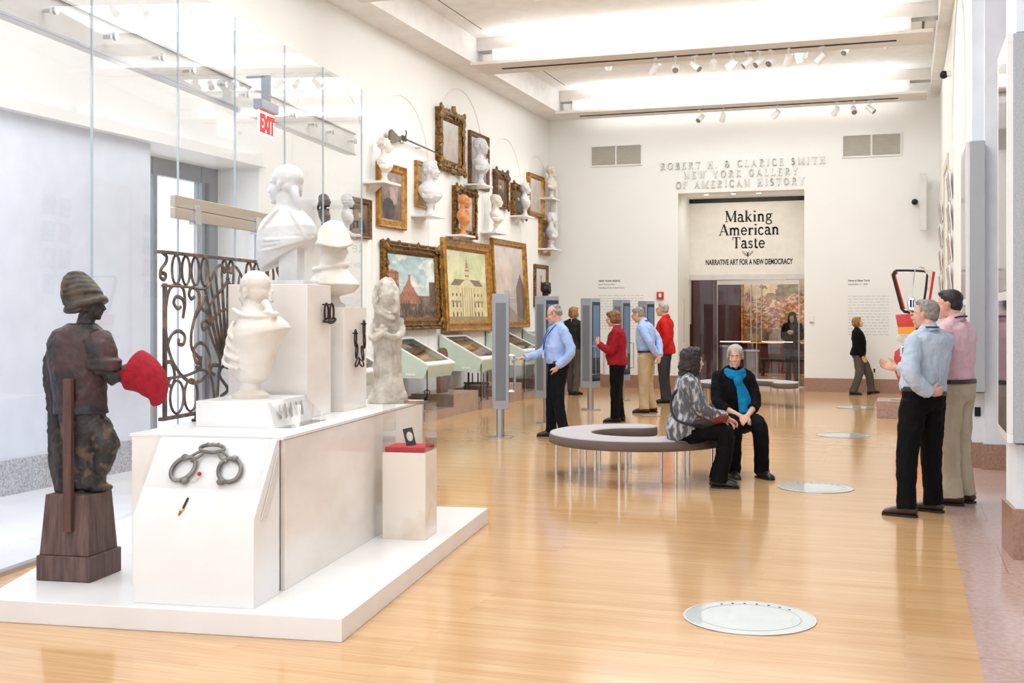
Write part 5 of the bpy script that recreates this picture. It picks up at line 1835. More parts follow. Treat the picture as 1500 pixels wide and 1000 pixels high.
def figure(label, X, Y, rz, H, pose=None, head_t=(0, 0, 0), hair='short', hair_m=None, shirt=None, pants=None, shoes=None, skin=None, fem=False,
           sleeve=1.0, hem=1.24, belt=None, belly=0.0, vox=.0095, hands=((35, None, None, None),) * 2, fac_eyes=False, name='person', shirt_name='shirt', collar=True,
           leg_w=1.0, hem_grow=0.0, pant_disp=.012, shirt_top=3.93, loose=.018, hair_disp=.02, z0=0.0):
    k = H / 1.75
    t = thing(name, label, 'person', (X, Y, z0), R(rz))
    sk = skin or SKIN
    J = dict(crotch=(0, 0, .84), pelvis=(0, 0, .95), waist=(0, .005, 1.10), chest=(0, .0, 1.30), neck=(0, -.02, 1.49), head=(0, .03, 1.635),
             shL=(-.185, -.015, 1.425), shR=(.185, -.015, 1.425), hipL=(-.09, 0, .92), hipR=(.09, 0, .92),
             knL=(-.10, .015, .50), knR=(.10, .015, .50), anL=(-.105, -.03, .085), anR=(.105, -.03, .085),
             elL=(-.225, -.03, 1.13), elR=(.225, -.03, 1.13), wrL=(-.225, .05, .885), wrR=(.225, .05, .885), yawL=12, yawR=-12)
    J.update(pose or {})
    for q_ in list(J):
        if not q_.startswith('yaw'):
            J[q_] = tuple(c * k for c in J[q_])
    # body: one continuous skin
    b = M()
    secs = [(s[0], (s[1] + belly * (1 if 1 < s[0] < 2.8 else 0) * .5) * k, (s[2] + belly * (1 if 1 < s[0] < 2.8 else 0)) * k * (1.0), s[3] * k + (belly * .6 * k if 1 < s[0] < 2.8 else 0)) for s in TORSO]
    if fem:
        secs = [(s[0], s[1] * (.94 if s[0] < 2.9 else .86), s[2] * (1.08 if 2.6 < s[0] < 3.2 else .97), s[3]) for s in secs]
    spine_rings(b, J, secs, -.016)
    hc, q = V(J['head']), head_basis(*head_t)
    nk = V(J['neck'])
    b.tube([nk - (hc - nk) * .35, nk + (hc - nk) * .2, hc - q @ V((0, .035, .03)) * k], [.05 * k, .054 * k, .053 * k], 12)
    head(b, hc, q, k, fem)
    for s in 'LR':
        b.tube([nk + (hc - nk) * .22, nk.lerp(V(J['sh' + s]), .5) + V((0, 0, .004)) * k, J['sh' + s]], [.036 * k, .04 * k, .042 * k], 12)
        b.tube(crom([J['sh' + s], J['el' + s], J['wr' + s]], 5), [(.052, .05, .048, .045, .042, .040, .041, .037, .032, .029, .027)[i] * k for i in range(11)], 12, round_caps=True)
        b.tube(crom([J['hip' + s], J['kn' + s], J['an' + s]], 5), [(.084, .082, .076, .068, .060, .055, .055, .052, .046, .040, .038)[i] * k for i in range(11)], 12, round_caps=True)
        a = V(J['an' + s])
        qa = Matrix.Rotation(R(J['yaw' + s]), 3, 'Z')
        b.ell(a + qa @ V((0, .05, -.045)) * k, (.034 * k, .11 * k, .028 * k), qa)
    for i, s in enumerate('LR'):
        spec = hands[i] if i < len(hands) else hands[0]
        if spec is None:
            continue
        curl, f_, n_, th_ = spec
        w = V(J['wr' + s])
        f_ = V(f_) if f_ else (w - V(J['el' + s]))
        sx = -1 if s == 'L' else 1
        n_ = n_ or (-sx, -.2, 0)
        th_ = th_ or (0, 1, .2)
        hand(b, w + V(f_).normalized() * .012, f_, n_, th_, k, curl)
    b.organic('body', sk, t, vox * .72, 2)
    # clothes
    g = loose
    m = M()
    ts = [s for s in secs if s[0] >= hem]
    tk = -.012 if hem > 1.1 else 0
    ts = [(hem, ts[0][1] + hem_grow + tk, ts[0][2] + hem_grow + tk, ts[0][3])] + [(a, w_ + (hem_grow * max(0, (2.3 - a)) / 1.2), d_ + (hem_grow * max(0, (2.3 - a)) / 1.2), f2) for a, w_, d_, f2 in ts if a > hem + .1 and a < shirt_top]
    ts.append((shirt_top, .074 * k, .07 * k, -.002))
    spine_rings(m, J, ts, g)
    for s in 'LR':
        pts = crom([J['sh' + s], J['el' + s], J['wr' + s]], 6)
        n_s = max(3, int(len(pts) * sleeve))
        rr = [(.060 - .019 * i / 12) * k + g * .7 for i in range(13)]
        m.tube(pts[:n_s], rr[:n_s], 14)
        m.ell(J['sh' + s], ((.054 * k + g * .5),) * 3)
        m.tube([nk + (hc - nk) * .10, nk.lerp(V(J['sh' + s]), .5) + V((0, 0, .002)) * k, J['sh' + s]], [.05 * k + g * .5, .052 * k + g * .6, .05 * k + g * .6], 12)
    m.organic(shirt_name, shirt, t, vox, 2, disp=.026, dsize=.075)
    if collar:
        nb = nk + (hc - nk) * .1
        c_ = M()
        up = (hc - nk).normalized()
        xa = V((1, 0, 0))
        ya = up.cross(xa) * -1
        ya = xa.cross(up) * -1
        rings = []
        for o, r, h_ in ((0, .083, -.03), (0, .073, .034), (0, .064, .036), (0, .066, -.02)):
            rings.append([nb + (xa * cos(a) + up.cross(xa) * sin(a)) * r * k + up * (h_ - .012 * max(0, sin(a))) * k for a in (2 * pi * j / 24 for j in range(24))])
        c_.loft(rings, cap=False, closed=True)
        c_.obj('collar', shirt, t, ang=60)
    m = M()
    ps = [(s[0], s[1] + .004, s[2] + .004, s[3]) for s in secs if s[0] <= 1.32]
    spine_rings(m, J, ps + [(1.45, ps[-1][1] - .003, ps[-1][2] - .003, ps[-1][3])], .014)
    for s in 'LR':
        pts = crom([J['hip' + s], J['kn' + s], J['an' + s]], 6)
        pts = pts[:-1] + [pts[-1] + (pts[-1] - pts[-2]) * .55]
        rr = [(.108, .109, .104, .098, .091, .085, .080, .077, .0745, .072, .071, .0715, .075)[i] * k * (leg_w if i > 3 else (leg_w + 1) / 2) for i in range(13)]
        m.tube(pts, rr, 16)
    m.organic('trousers', pants, t, vox, 2, disp=pant_disp * 1.8, dsize=.1)
    if belt:
        m = M()
        spine_rings(m, J, [(1.26, ps[-1][1], ps[-1][2], ps[-1][3]), (1.50, ps[-1][1] - .004, ps[-1][2] - .004, ps[-1][3])], .0225)
        m.obj('belt', belt, t, ang=60)
    for s in 'LR':
        shoe(J['an' + s], R(J['yaw' + s]), shoes, t, k, pitch=J.get('yawp' + s, 0))
    if hair:
        m = M()
        hair_blobs(m, hc, q, k, hair)
        m.organic('hair', hair_m, t, .008, 2, disp=hair_disp, dsize=.03)
    if fac_eyes:
        eyes(hc, q, k, t, EYED, EYEW)
    t['_h'] = 0
    del t['_h']
    return t, J, hc, q, k


def glasses(t, hc, q, k, mat):
    m = M()
    for s in (-1, 1):
        m.tube([hc + q @ (V((s * .034 + .024 * cos(a), .098, .002 + .018 * sin(a))) * k) for a in (2 * pi * i / 16 for i in range(16))], .0026 * k, 5, closed=True)
        m.tube([hc + q @ (V(p) * k) for p in ((s * .058, .096, .006), (s * .08, .06, .008), (s * .086, -.005, .01))], .0024 * k, 5)
    m.tube([hc + q @ (V(p) * k) for p in ((-.01, .10, .005), (.01, .10, .005))], .0026 * k, 5)
    m.obj('glasses', mat, t)


def lanyard(t, k, pts, mat, badge=None, r=.006):
    M().tube(crom([tuple(c * k for c in p) for p in pts], 5), r, 6).obj('lanyard', mat, t)
    if badge:
        x, y, z = [c * k for c in badge]
        M().box(x - .034, x + .034, y - .004, y + .004, z - .05, z + .04).obj('badge', LABELW, t)


LBLUE = cloth('light_blue_shirt', (176, 200, 240), (156, 182, 230))
LBLUE2 = cloth('pale_blue_shirt', (196, 207, 220), (180, 193, 209))
PINK = cloth('pink_shirt', (232, 196, 202), (222, 182, 190))
NAVY = cloth('navy_trousers', (17, 19, 27), (13, 15, 21))
BLACKP = cloth('black_trousers', (11, 11, 13), (8, 8, 10))
BLACKT = cloth('black_knit', (13, 13, 15), (9, 9, 11))
KHAKI = cloth('khaki_trousers', (192, 170, 136), (178, 154, 120))
KHAKI2 = cloth('beige_chinos', (196, 184, 160), (182, 168, 144))
REDS = cloth('dark_red_sweater', (158, 30, 42), (138, 22, 34))
REDJ = cloth('bright_red_jacket', (206, 38, 32), (186, 30, 26))
CHAR = cloth('charcoal_trousers', (64, 64, 68), (52, 52, 56))
GREYT = cloth('grey_brown_trousers', (96, 88, 82), (82, 76, 70))
GREYJ = pm('grey_patterned_jacket', (84, 86, 91), .8, c2=(186, 188, 192), scale=11, stretch=(2.2, 2.2, .8), bump=.25, bscale=14, detail=8, lo=.47, hi=.60)
SHOEB = pm('black_leather', (22, 20, 22), .35)
SHOEBR = pm('dark_brown_leather', (62, 38, 32), .35)
BELTB = pm('dark_brown_belt', (52, 30, 28), .4)
BELTK = pm('black_belt', (22, 22, 24), .4)
HGREY = pm('grey_hair', (160, 152, 145), .7, c2=(124, 116, 110), scale=40, bump=.4, bscale=80)
HSILV = pm('silver_hair', (186, 180, 170), .6, c2=(150, 144, 134), scale=30, stretch=(1, 1, .2), bump=.4, bscale=60)
HAUB = pm('auburn_hair', (140, 96, 58), .6, c2=(100, 64, 38), scale=30, stretch=(1, 1, .2), bump=.4, bscale=60)
HBLOND = pm('dark_blond_hair', (168, 126, 72), .6, c2=(120, 86, 46), scale=30, stretch=(1, 1, .2), bump=.4, bscale=60)
HBLACK = pm('black_hair', (24, 20, 20), .5, c2=(40, 32, 30), scale=30, bump=.3, bscale=60)
HCURL = pm('dark_brown_curls', (46, 34, 32), .6, c2=(26, 20, 20), scale=40, bump=.6, bscale=70)
NAVYB = pm('blue_lanyard', (36, 72, 170), .6)
DARKL = pm('dark_lanyard', (48, 54, 72), .6)


def L(rz, dx, dy, H=1.75):
    """room offset to the person's own axes (reference height 1.75)"""
    a = R(rz)
    k = 1.75 / H
    return ((dx * cos(a) + dy * sin(a)) * k, (-dx * sin(a) + dy * cos(a)) * k)


# 1 man in light blue reaching to the nearest kiosk
rz = 118
hx, hy = L(rz, -4.93 + 4.40, 14.78 - 14.93)
sh = (.185, .03, 1.42)
wr = (hx + .02, hy - .11, 1.05)
t, J, hc, q, k = figure('man in a light blue shirt and blue lanyard touching the nearest kiosk', -4.40, 14.93, rz, 1.77,
    dict(shR=sh, wrR=wr, elR=tuple(ik(sh, wr, .31, .30, (.3, -.2, -1))), shL=(-.185, -.03, 1.42), elL=(-.285, -.11, 1.14), wrL=(-.205, .045, .955), head=(0, .055, 1.63), neck=(0, -.005, 1.485),
         anL=(-.12, -.06, .085), anR=(.10, .07, .085), knR=(.105, .06, .50)),
    (-14, -16, 0), 'thin', HGREY, LBLUE, NAVY, SHOEBR, belt=BELTB, belly=.022, hands=((30, (.5, .25, -.9), (1, .1, .3), (.2, 1, .2)), (20, (.15, 1, -.15), (-.2, 0, -1), (-1, .2, 0))), fac_eyes=True, vox=.0085)
glasses(t, hc, q, k, BLACKMET)
lanyard(t, k, [(-.066, -.04, 1.525), (-.085, .06, 1.475), (-.06, .165, 1.34), (-.025, .19, 1.22), (0, .195, 1.16), (.025, .19, 1.22), (.06, .165, 1.34), (.085, .06, 1.475), (.066, -.04, 1.525)], NAVYB, (0, .20, 1.10), .0075)

# 2 woman walking behind the kiosk
figure('woman with light brown hair and dark jacket half hidden behind a kiosk', -6.42, 22.9, -20, 1.78, dict(anL=(-.1, .06, .085), anR=(.1, -.08, .09)), (0, 0, 0), 'bob', HBLOND,
       cloth('dark_olive_jacket', (44, 46, 40)), GREYT, SHOEB, fem=True, hem=.85, hem_grow=.02, vox=.012, collar=False)

# 3 woman in dark red sweater
rz = 96
sL, sR = (-.17, .01, 1.41), (.17, .01, 1.41)
wL, wR = (-.10, .27, 1.22), (.09, .26, 1.17)
t, J, hc, q, k = figure('woman in a dark red sweater and black trousers facing a kiosk', -4.165, 17.35, rz, 1.70,
    dict(shL=sL, shR=sR, wrL=wL, wrR=wR, elL=tuple(ik(sL, wL, .29, .26, (-.5, -.4, -1))), elR=tuple(ik(sR, wR, .29, .26, (.5, -.4, -1))), head=(0, .07, 1.62), neck=(0, 0, 1.475), anL=(-.09, .02, .085)),
    (0, -12, 0), 'bob', HAUB, REDS, BLACKP, SHOEB, fem=True, hem=.62, hem_grow=.022, belly=.028, collar=False, hands=((60, (.4, .5, .6), (.7, -.5, .3), (0, .3, 1)), (60, (-.5, .5, .5), (-.7, -.5, .3), (0, .3, 1))), fac_eyes=True, leg_w=1.08)
glasses(t, hc, q, k, pm('red_spectacles', (120, 30, 36), .4))
M().tube(crom([(-.05, -.05, 1.47), (-.07, .03, 1.44), (-.02, .13, 1.34), (0, .15, 1.24), (.02, .13, 1.34), (.07, .03, 1.44), (.05, -.05, 1.47)], 5), .006, 6).obj('neck_cord', BLACKMET, t)

# 4 man in pale blue shirt and khaki trousers, hands behind his back
rz = 84
t, J, hc, q, k = figure('stooping man in a light blue shirt and khaki trousers, hands behind him', -4.10, 19.18, rz, 1.79,
    dict(head=(0, .15, 1.60), neck=(0, .05, 1.475), chest=(0, .02, 1.30), shL=(-.19, .03, 1.41), shR=(.19, .03, 1.41),
         elL=(-.26, -.12, 1.17), wrL=(-.08, -.19, .96), elR=(.26, -.12, 1.17), wrR=(.06, -.2, .93), anL=(-.13, .0, .085), anR=(.11, -.06, .085)),
    (0, -18, 0), 'short', HGREY, LBLUE, KHAKI, SHOEBR, belt=BELTB, belly=.012, hands=((40, (.6, -.2, -.8), (0, 1, 0), (.3, 0, 1)), (40, (-.6, -.2, -.7), (0, 1, 0), (0, 0, 1))), leg_w=1.14, fac_eyes=True)
glasses(t, hc, q, k, BLACKMET)
M().tube([(x * k, y * k, z * k) for x, y, z in ((-.08, .05, 1.49), (-.066, -.01, 1.515), (0, -.038, 1.52), (.066, -.01, 1.515), (.08, .05, 1.49))], .007, 6).obj('lanyard', DARKL, t)

# 5 man in a red jacket
rz = 88
t, J, hc, q, k = figure('grey-haired man in a bright red jacket beside the far kiosk', -4.22, 21.35, rz, 1.85,
    dict(shL=(-.195, -.01, 1.42), elL=(-.27, -.10, 1.16), wrL=(-.245, .04, .93), wrR=(.2, .12, 1.0), head=(0, .05, 1.635)),
    (0, 4, 0), 'short', HSILV, REDJ, CHAR, SHOEB, hem=.35, hem_grow=.022, belly=.018, hands=((30, None, None, None), (30, None, None, None)), fac_eyes=True, loose=.028, shirt_name='jacket')
glasses(t, hc, q, k, BLACKMET)

# 6 seated woman in a patterned grey jacket
SZ = .46


def seated(extra):
    d = dict(crotch=(0, .05, .47), pelvis=(0, 0, .56), waist=(0, .02, .72), chest=(0, .05, .93), neck=(0, .06, 1.12), head=(0, .10, 1.265),
             shL=(-.175, .05, 1.06), shR=(.175, .05, 1.06), hipL=(-.095, .04, .545), hipR=(.095, .04, .545),
             knL=(-.10, .43, .53), knR=(.10, .43, .53), anL=(-.10, .43, .085), anR=(.10, .40, .085))
    d.update(extra)
    return d


rz = -80
sL, sR = (-.17, .06, 1.05), (.17, .05, 1.05)
wL, wR = (-.02, .40, .68), (.06, .42, .70)
t, J, hc, q, k = figure('seated woman with long dark curls in a grey patterned jacket, seen from behind', -2.02, 11.12, rz, 1.66,
    seated(dict(shL=sL, shR=sR, wrL=wL, wrR=wR, elL=tuple(ik(sL, wL, .30, .27, (-.6, -.5, -.6))), elR=tuple(ik(sR, wR, .30, .27, (.6, -.5, -.6))), knL=(-.09, .42, .535), knR=(.10, .40, .535), anL=(-.10, .35, .085), anR=(.12, .36, .085), yawL=5, yawR=-8)),
    (18, -2, 0), 'long_curls', HCURL, GREYJ, BLACKP, SHOEB, fem=True, hem=.55, hem_grow=.03, belly=.035, collar=True, loose=.03, vox=.008, shirt_name='jacket', hair_disp=.035,
    hands=((35, (.5, .8, -.3), (0, -.2, -1), (.8, 0, .2)), (35, (-.3, .9, -.35), (0, -.2, -1), (-.8, .2, .2))), fac_eyes=True, leg_w=1.15)
M().tube(crom([tuple(c * k for c in p) for p in ((-.10, .12, 1.09), (-.03, .16, 1.0), (.13, -.04, .99), (.13, -.12, .85), (.22, -.08, .70), (.25, .08, .64), (.2, .22, .63))], 6), .013, 6).obj('bag_strap', BLACKMET, t)
hb = thing('handbag', 'dark red and black handbag on the lap of the woman in the patterned jacket', 'bag', (0, 0, 0), 0)
bx = V((-2.02, 11.12, 0)) + Matrix.Rotation(R(rz), 3, 'Z') @ V((.13, .25, .655))
hb.location = bx
hb.rotation_euler = (R(8), R(20), R(rz + 10))
M().ell((0, 0, 0), (.075, .19, .06)).organic('pouch', pm('burgundy_leather', (128, 40, 40), .5, c2=(90, 26, 28), scale=14, bump=.3), hb, .008, 1, disp=.01, dsize=.05)
M().ell((.03, -.06, -.015), (.06, .13, .055)).organic('flap', pm('black_nylon', (26, 24, 26), .6), hb, .008, 1)

# 7 seated woman with a teal scarf
rz = -152
sL, sR = (-.165, .03, 1.05), (.165, .03, 1.05)
wL, wR = (-.05, .36, .66), (.06, .34, .655)
t, J, hc, q, k = figure('seated grey-haired woman in black with a bright teal scarf', -1.70, 12.17, rz, 1.68,
    seated(dict(shL=sL, shR=sR, wrL=wL, wrR=wR, elL=tuple(ik(sL, wL, .30, .27, (-1, -.3, -.5))), elR=tuple(ik(sR, wR, .30, .27, (1, -.3, -.5))), knL=(-.15, .40, .535), knR=(.13, .40, .535), anL=(-.17, .43, .085), anR=(.12, .36, .085), yawL=14, yawR=-6)),
    (-24, -6, 0), 'tied', HSILV, BLACKT, BLACKP, SHOEB, fem=True, hem=.9, hem_grow=.02, belly=.025, collar=False, sleeve=.80, vox=.008, shirt_name='cardigan',
    hands=((30, (.6, .5, -.35), (.3, -.5, -1), (0, .8, .5)), (30, (-.65, .45, -.3), (-.3, -.5, -1), (0, .8, .5))), fac_eyes=True, leg_w=1.12, hair_disp=.012)
TEAL = cloth('teal_scarf', (22, 136, 184), (12, 112, 164), .8, .4, 30)
m = M()
m.tube([(.085 * k * cos(a), .075 * k + .075 * k * sin(a), (1.105 - .022 * sin(a)) * k) for a in (2 * pi * i / 20 for i in range(20))], .036, 10, closed=True)
m.tube([(.095 * k * cos(a), .085 * k + .085 * k * sin(a), (1.075 - .03 * sin(a)) * k) for a in (2 * pi * i / 20 for i in range(20))], .032, 10, closed=True)
m.ell((.0, .19 * k, 1.0 * k), (.048, .035, .05))
m.tube(crom([(.0, .19 * k, 1.0 * k), (-.025, .195 * k, .90 * k), (-.045, .21 * k, .78 * k), (-.05, .235 * k, .66 * k)], 5), [.04 + .0015 * i for i in range(16)], 10, flat=.5, up=(0, 1, 0))
m.tube(crom([(.0, .19 * k, 1.0 * k), (-.06, .19 * k, .90 * k), (-.10, .20 * k, .78 * k), (-.115, .22 * k, .68 * k)], 5), [.036 + .001 * i for i in range(16)], 10, flat=.5, up=(0, 1, 0))
m.organic('scarf', TEAL, t, .008, 2, disp=.012, dsize=.04)
m = M()
m.prism([(-.02, .70), (.05, .70), (.06, .86), (.01, .96), (-.03, .86)], .165, .172, 'y')
m.obj('blouse', pm('cream_blouse', (232, 228, 214), .7), t)

# 8 far woman walking, looking up
rz = -90
figure('woman in a black jacket and grey trousers walking along the back wall, looking up', -.90, 24.75, rz, 1.58,
       dict(anL=(-.09, .28, .10), knL=(-.095, .22, .50), anR=(.09, -.10, .09), knR=(.095, .03, .5), head=(0, .0, 1.63), neck=(0, -.035, 1.49), elL=(-.21, -.06, 1.13), wrL=(-.19, .04, .87), elR=(.215, -.04, 1.13), wrR=(.19, .10, .88), yawpL=10),
       (0, 14, 0), 'bob', HBLOND, BLACKT, GREYT, SHOEB, fem=True, hem=.6, hem_grow=.03, belly=.02, vox=.011, collar=False, hands=((30, None, None, None),) * 2, leg_w=1.2, shirt_name='jacket')

# 9 man in pale blue shirt, back to the viewer
rz = 44
sL, sR = (-.115, -.02, 1.415), (.245, .0, 1.42)
wL, wR = (-.10, -.165, 1.0), (.10, .38, 1.17)
t, J, hc, q, k = figure('man in a pale blue shirt and black trousers, one hand behind his back', .145, 10.20, rz, 1.765,
    dict(shL=sL, shR=sR, wrL=wL, wrR=wR, elL=(-.25, -.13, 1.16), elR=tuple(ik(sR, wR, .30, .27, (.5, -.4, -1))), head=(.075, .055, 1.632), neck=(.062, -.005, 1.49), chest=(.045, -.005, 1.30), waist=(.02, 0, 1.10),
         anL=(-.235, -.06, .085), knL=(-.17, .0, .50), anR=(.13, .02, .085), knR=(.12, .03, .5), yawL=30, yawR=22),
    (28, 2, 0), 'short', HGREY, LBLUE2, BLACKP, SHOEBR, belt=BELTK, belly=.022, vox=.0075, loose=.028,
    hands=((35, (.75, -.15, .1), (0, 1, .2), (0, .2, 1)), (22, (-.55, .75, .25), (-.6, -.5, .5), (-.3, -.2, 1))), fac_eyes=True, leg_w=1.1)
glasses(t, hc, q, k, STEEL)
M().tube([(x * k, y * k, z * k) for x, y, z in ((-.014, .045, 1.505), (-.004, -.045, 1.53), (.06, -.092, 1.53), (.124, -.045, 1.53), (.134, .045, 1.505))], .0075, 6).obj('lanyard', DARKL, t)


M().tube(crom([tuple(c * k for c in p) for p in ((.062, -.118, 1.40), (.052, -.142, 1.28), (.035, -.150, 1.16), (.02, -.160, 1.06))], 5), .005, 6).obj('back_pleat', LBLUE2, t)
# 10 man in pink
rz = 62
sL, sR = (-.195, .0, 1.42), (.195, .0, 1.42)
wL, wR = (-.05, .24, 1.13), (.06, .25, 1.12)
t, J, hc, q, k = figure('taller dark-haired man in a pink shirt and beige chinos', .42, 10.83, rz, 1.86,
    dict(shL=sL, shR=sR, wrL=wL, wrR=wR, elL=tuple(ik(sL, wL, .30, .27, (-.8, -.5, -1))), elR=tuple(ik(sR, wR, .30, .27, (.8, -.5, -1))), head=(0, .06, 1.63), neck=(0, -.005, 1.49), yawL=20, yawR=-5),
    (14, -4, 0), 'short', HBLACK, PINK, KHAKI2, SHOEBR, belt=BELTB, belly=.012, vox=.008, loose=.026, hands=((45, (.8, .3, 0), (0, -1, 0), (0, 0, 1)), (45, (-.8, .3, 0), (0, -1, 0), (0, 0, 1))), fac_eyes=True, leg_w=1.16, hair_disp=.008)
lanyard(t, k, [(-.085, .04, 1.49), (-.07, -.05, 1.53), (0, -.092, 1.535), (.07, -.05, 1.53), (.085, .04, 1.49), (.06, .15, 1.38), (0, .175, 1.2)], DARKL, None, .008)

# 11 person in dark clothes in the next gallery
figure('person in dark clothes standing in the gallery behind the glass doors', -2.52, 28.2, 175, 1.68, dict(wrL=(-.05, .2, 1.25), wrR=(.05, .2, 1.25), elL=(-.22, .02, 1.14), elR=(.22, .02, 1.14)), (0, 0, 0), 'long_curls', HBLACK,
       BLACKT, CHAR, SHOEB, fem=True, hem=.3, hem_grow=.03, vox=.013, collar=False, hands=((50, None, None, None),) * 2)

# ------------------------------------------------------------------ back wall: letters, panel, doors, vents
WL = pm('raised_white_letters', (236, 234, 228), .4)
t = thing('donor_lettering', 'three lines of raised white capital letters above the doorway', 'lettering', (-3.385, YB, 4.32))
for i, (s, w_) in enumerate((('ROBERT H. & CLARICE SMITH', 3.53), ('NEW YORK GALLERY', 2.45), ('OF AMERICAN HISTORY', 2.76))):
    h = .15
    m0 = serif(s, h, .03, .36)
    xs = [p[0] for p in m0.v]
    k = w_ / (max(xs) - min(xs))
    m0.v = [(p[0] * k, p[1] - .012, p[2]) for p in m0.v]
    o = m0.obj('lettering', WL, t, smooth=False)
    o.location = (-.02 * i + .02, 0, .53 - .212 * i)
for (x0, x1, z0, z1), lb in (((-6.746, -5.549, 4.98, 5.46), 'double wall vent with a white frame at upper left'), ((-1.259, -.054, 4.95, 5.44), 'double wall vent with a white frame at upper right')):
    t = thing('wall_vent', lb, 'vent', ((x0 + x1) / 2, YB, (z0 + z1) / 2))
    w_, h_ = x1 - x0, z1 - z0
    m = M()
    m.box(-w_ / 2, w_ / 2, -.03, 0, h_ / 2 - .03, h_ / 2)
    m.box(-w_ / 2, w_ / 2, -.03, 0, -h_ / 2, -h_ / 2 + .03)
    for x in (-w_ / 2, -.018, w_ / 2 - .03):
        m.box(x, x + .032, -.03, 0, -h_ / 2 + .03, h_ / 2 - .03)
    m.obj('frame', WHITESTONE, t)
    for s in (-1, 1):
        M().box(min(s * .02, s * (w_ / 2 - .03)), max(s * .02, s * (w_ / 2 - .03)), -.008, -.002, -h_ / 2 + .03, h_ / 2 - .03).obj('mesh_panel', VENTD, t)
        m = M()
        for k in range(14):
            z = -h_ / 2 + .05 + k * (h_ - .1) / 13
            m.box(min(s * .02, s * (w_ / 2 - .03)), max(s * .02, s * (w_ / 2 - .03)), -.02, -.008, z - .006, z + .004)
        m.obj('louvre', VENT, t)

t = thing('exhibition_sign', 'tall ivory panel over the glass doors reading Making American Taste', 'sign', ((RX0 + RX1) / 2 + .13, RY, 0))
PX0, PX1 = RX0 - ((RX0 + RX1) / 2 + .13) + .0, RX1 - ((RX0 + RX1) / 2 + .13) + .25
M().box(PX0, PX1, 0, .1, 2.56, 4.22).obj('panel', SIGNCREAM, t)
M().box(PX0, PX1, -.03, .1, 2.44, 2.56).obj('header_rail', pm('pale_metal_rail', (206, 202, 196), .4, .3), t)
M().box(PX0, PX1, -.01, .1, 4.22, 4.335).obj('shadow_gap', BLACKMET, t)
for s, z, sq in (('Making', 3.77, 1.0), ('American', 3.465, 1.0), ('Taste', 3.165, 1.0)):
    m0 = serif(s, .255, .004, .03, wt=1.3)
    o = m0.obj('lettering', BLACKTXT, t, smooth=False)
    o.location = (.0, -.001, z)
    xs = [p[0] for p in m0.v]
    o.scale[0] = {'Making': 1.08, 'American': 1.36, 'Taste': .735}[s] / (max(xs) - min(xs))
    o.location[0] = -.125 - (max(xs) + min(xs)) / 2 * o.scale[0]
sans('lettering', 'NARRATIVE ART FOR A NEW DEMOCRACY', .125, BLACKTXT, t, (-.125, -.003, 2.79), .002, .58, .005)
m = M()
for s in (-1, 1):
    m.tube(crom([(s * .0, -.004, 2.975), (s * .04, -.004, 3.03), (s * .10, -.004, 3.05), (s * .12, -.004, 3.08), (s * .09, -.004, 3.09), (s * .06, -.004, 3.06)], 4), .005, 5)
    m.tube(crom([(s * .0, -.004, 2.99), (s * .05, -.004, 3.0), (s * .08, -.004, 3.03)], 4), .005, 5)
    m.tube(crom([(s * .005, -.004, 3.0), (s * .02, -.004, 3.07), (s * .045, -.004, 3.08)], 4), .005, 5)
m.tube([(0, -.004, 2.93), (0, -.004, 3.07)], .007, 5)
m.obj('flourish', BLACKTXT, t).location[0] = -.145

gd = thing('glass_doors', 'frameless glass double doors under the ivory sign panel', 'door', (-3.26, RY + .03, 0))
for x0, x1 in ((-1.40, -.85), (-.84, .05), (.06, .99), (1.0, 1.5)):
    M().box(x0, x1, -.006, .006, 0.03, 2.44).obj('leaf', GLASS, gd, smooth=False)
for x0, x1 in ((-.84, .05), (.06, .99)):
    M().box(x0, x1, -.016, .016, 2.33, 2.43).obj('top_rail', NICKEL, gd)
    M().box(x0, x1, -.016, .016, 0.02, 0.13).obj('bottom_rail', NICKEL, gd)
for s, x in ((-1, -.07), (1, .17)):
    M().tube(crom([(x, -.05, 2.34), (x, -.05, 1.6), (x, -.05, 1.08), (x + s * .02, -.05, 1.03), (x + s * .08, -.05, 1.015), (x + s * .70, -.05, 1.015)], 4), .014, 8).obj('push_bar', CHROME, gd)
for x in (-.845, .055, .995):
    M().box(x - .006, x + .006, -.012, .012, .02, 2.43).obj('edge_strip', STEEL, gd)
M().box(-1.5, 1.6, -.05, .05, -.0, .018).obj('threshold', STEEL, gd)

# things in the next gallery, seen through the doors
def crowd(u, v):
    n = nz(u, v, 7, 4) * 40
    c = mixc((150, 122, 82), (226, 196, 150), v * 1.1)
    if v > .5: c = mixc((214, 184, 140), (196, 172, 136), v + nz(u, v, 3, 5) * .6)
    if v > .42 and nz(u, v, 5, 6) * .7 + .55 - abs(u - .42) * 2.6 > .1: c = (92, 78, 46) if nz(u, v, 14, 2) > 0 else (120, 102, 62)
    if v < .56 + nz(u, 0, 8, 2) * .12:
        k = nz(u * 1.5, v * 1.8, 16, 3)
        c = (176, 132, 88) if k > .25 else (214, 176, 130) if k > .12 else (136, 104, 70) if k > -.05 else (100, 78, 54) if k > -.25 else (164, 84, 62)
    if v < .16: c = mixc((108, 84, 56), (140, 112, 74), nz(u, v, 20, 9) + .5)
    return tuple(k + n for k in c)


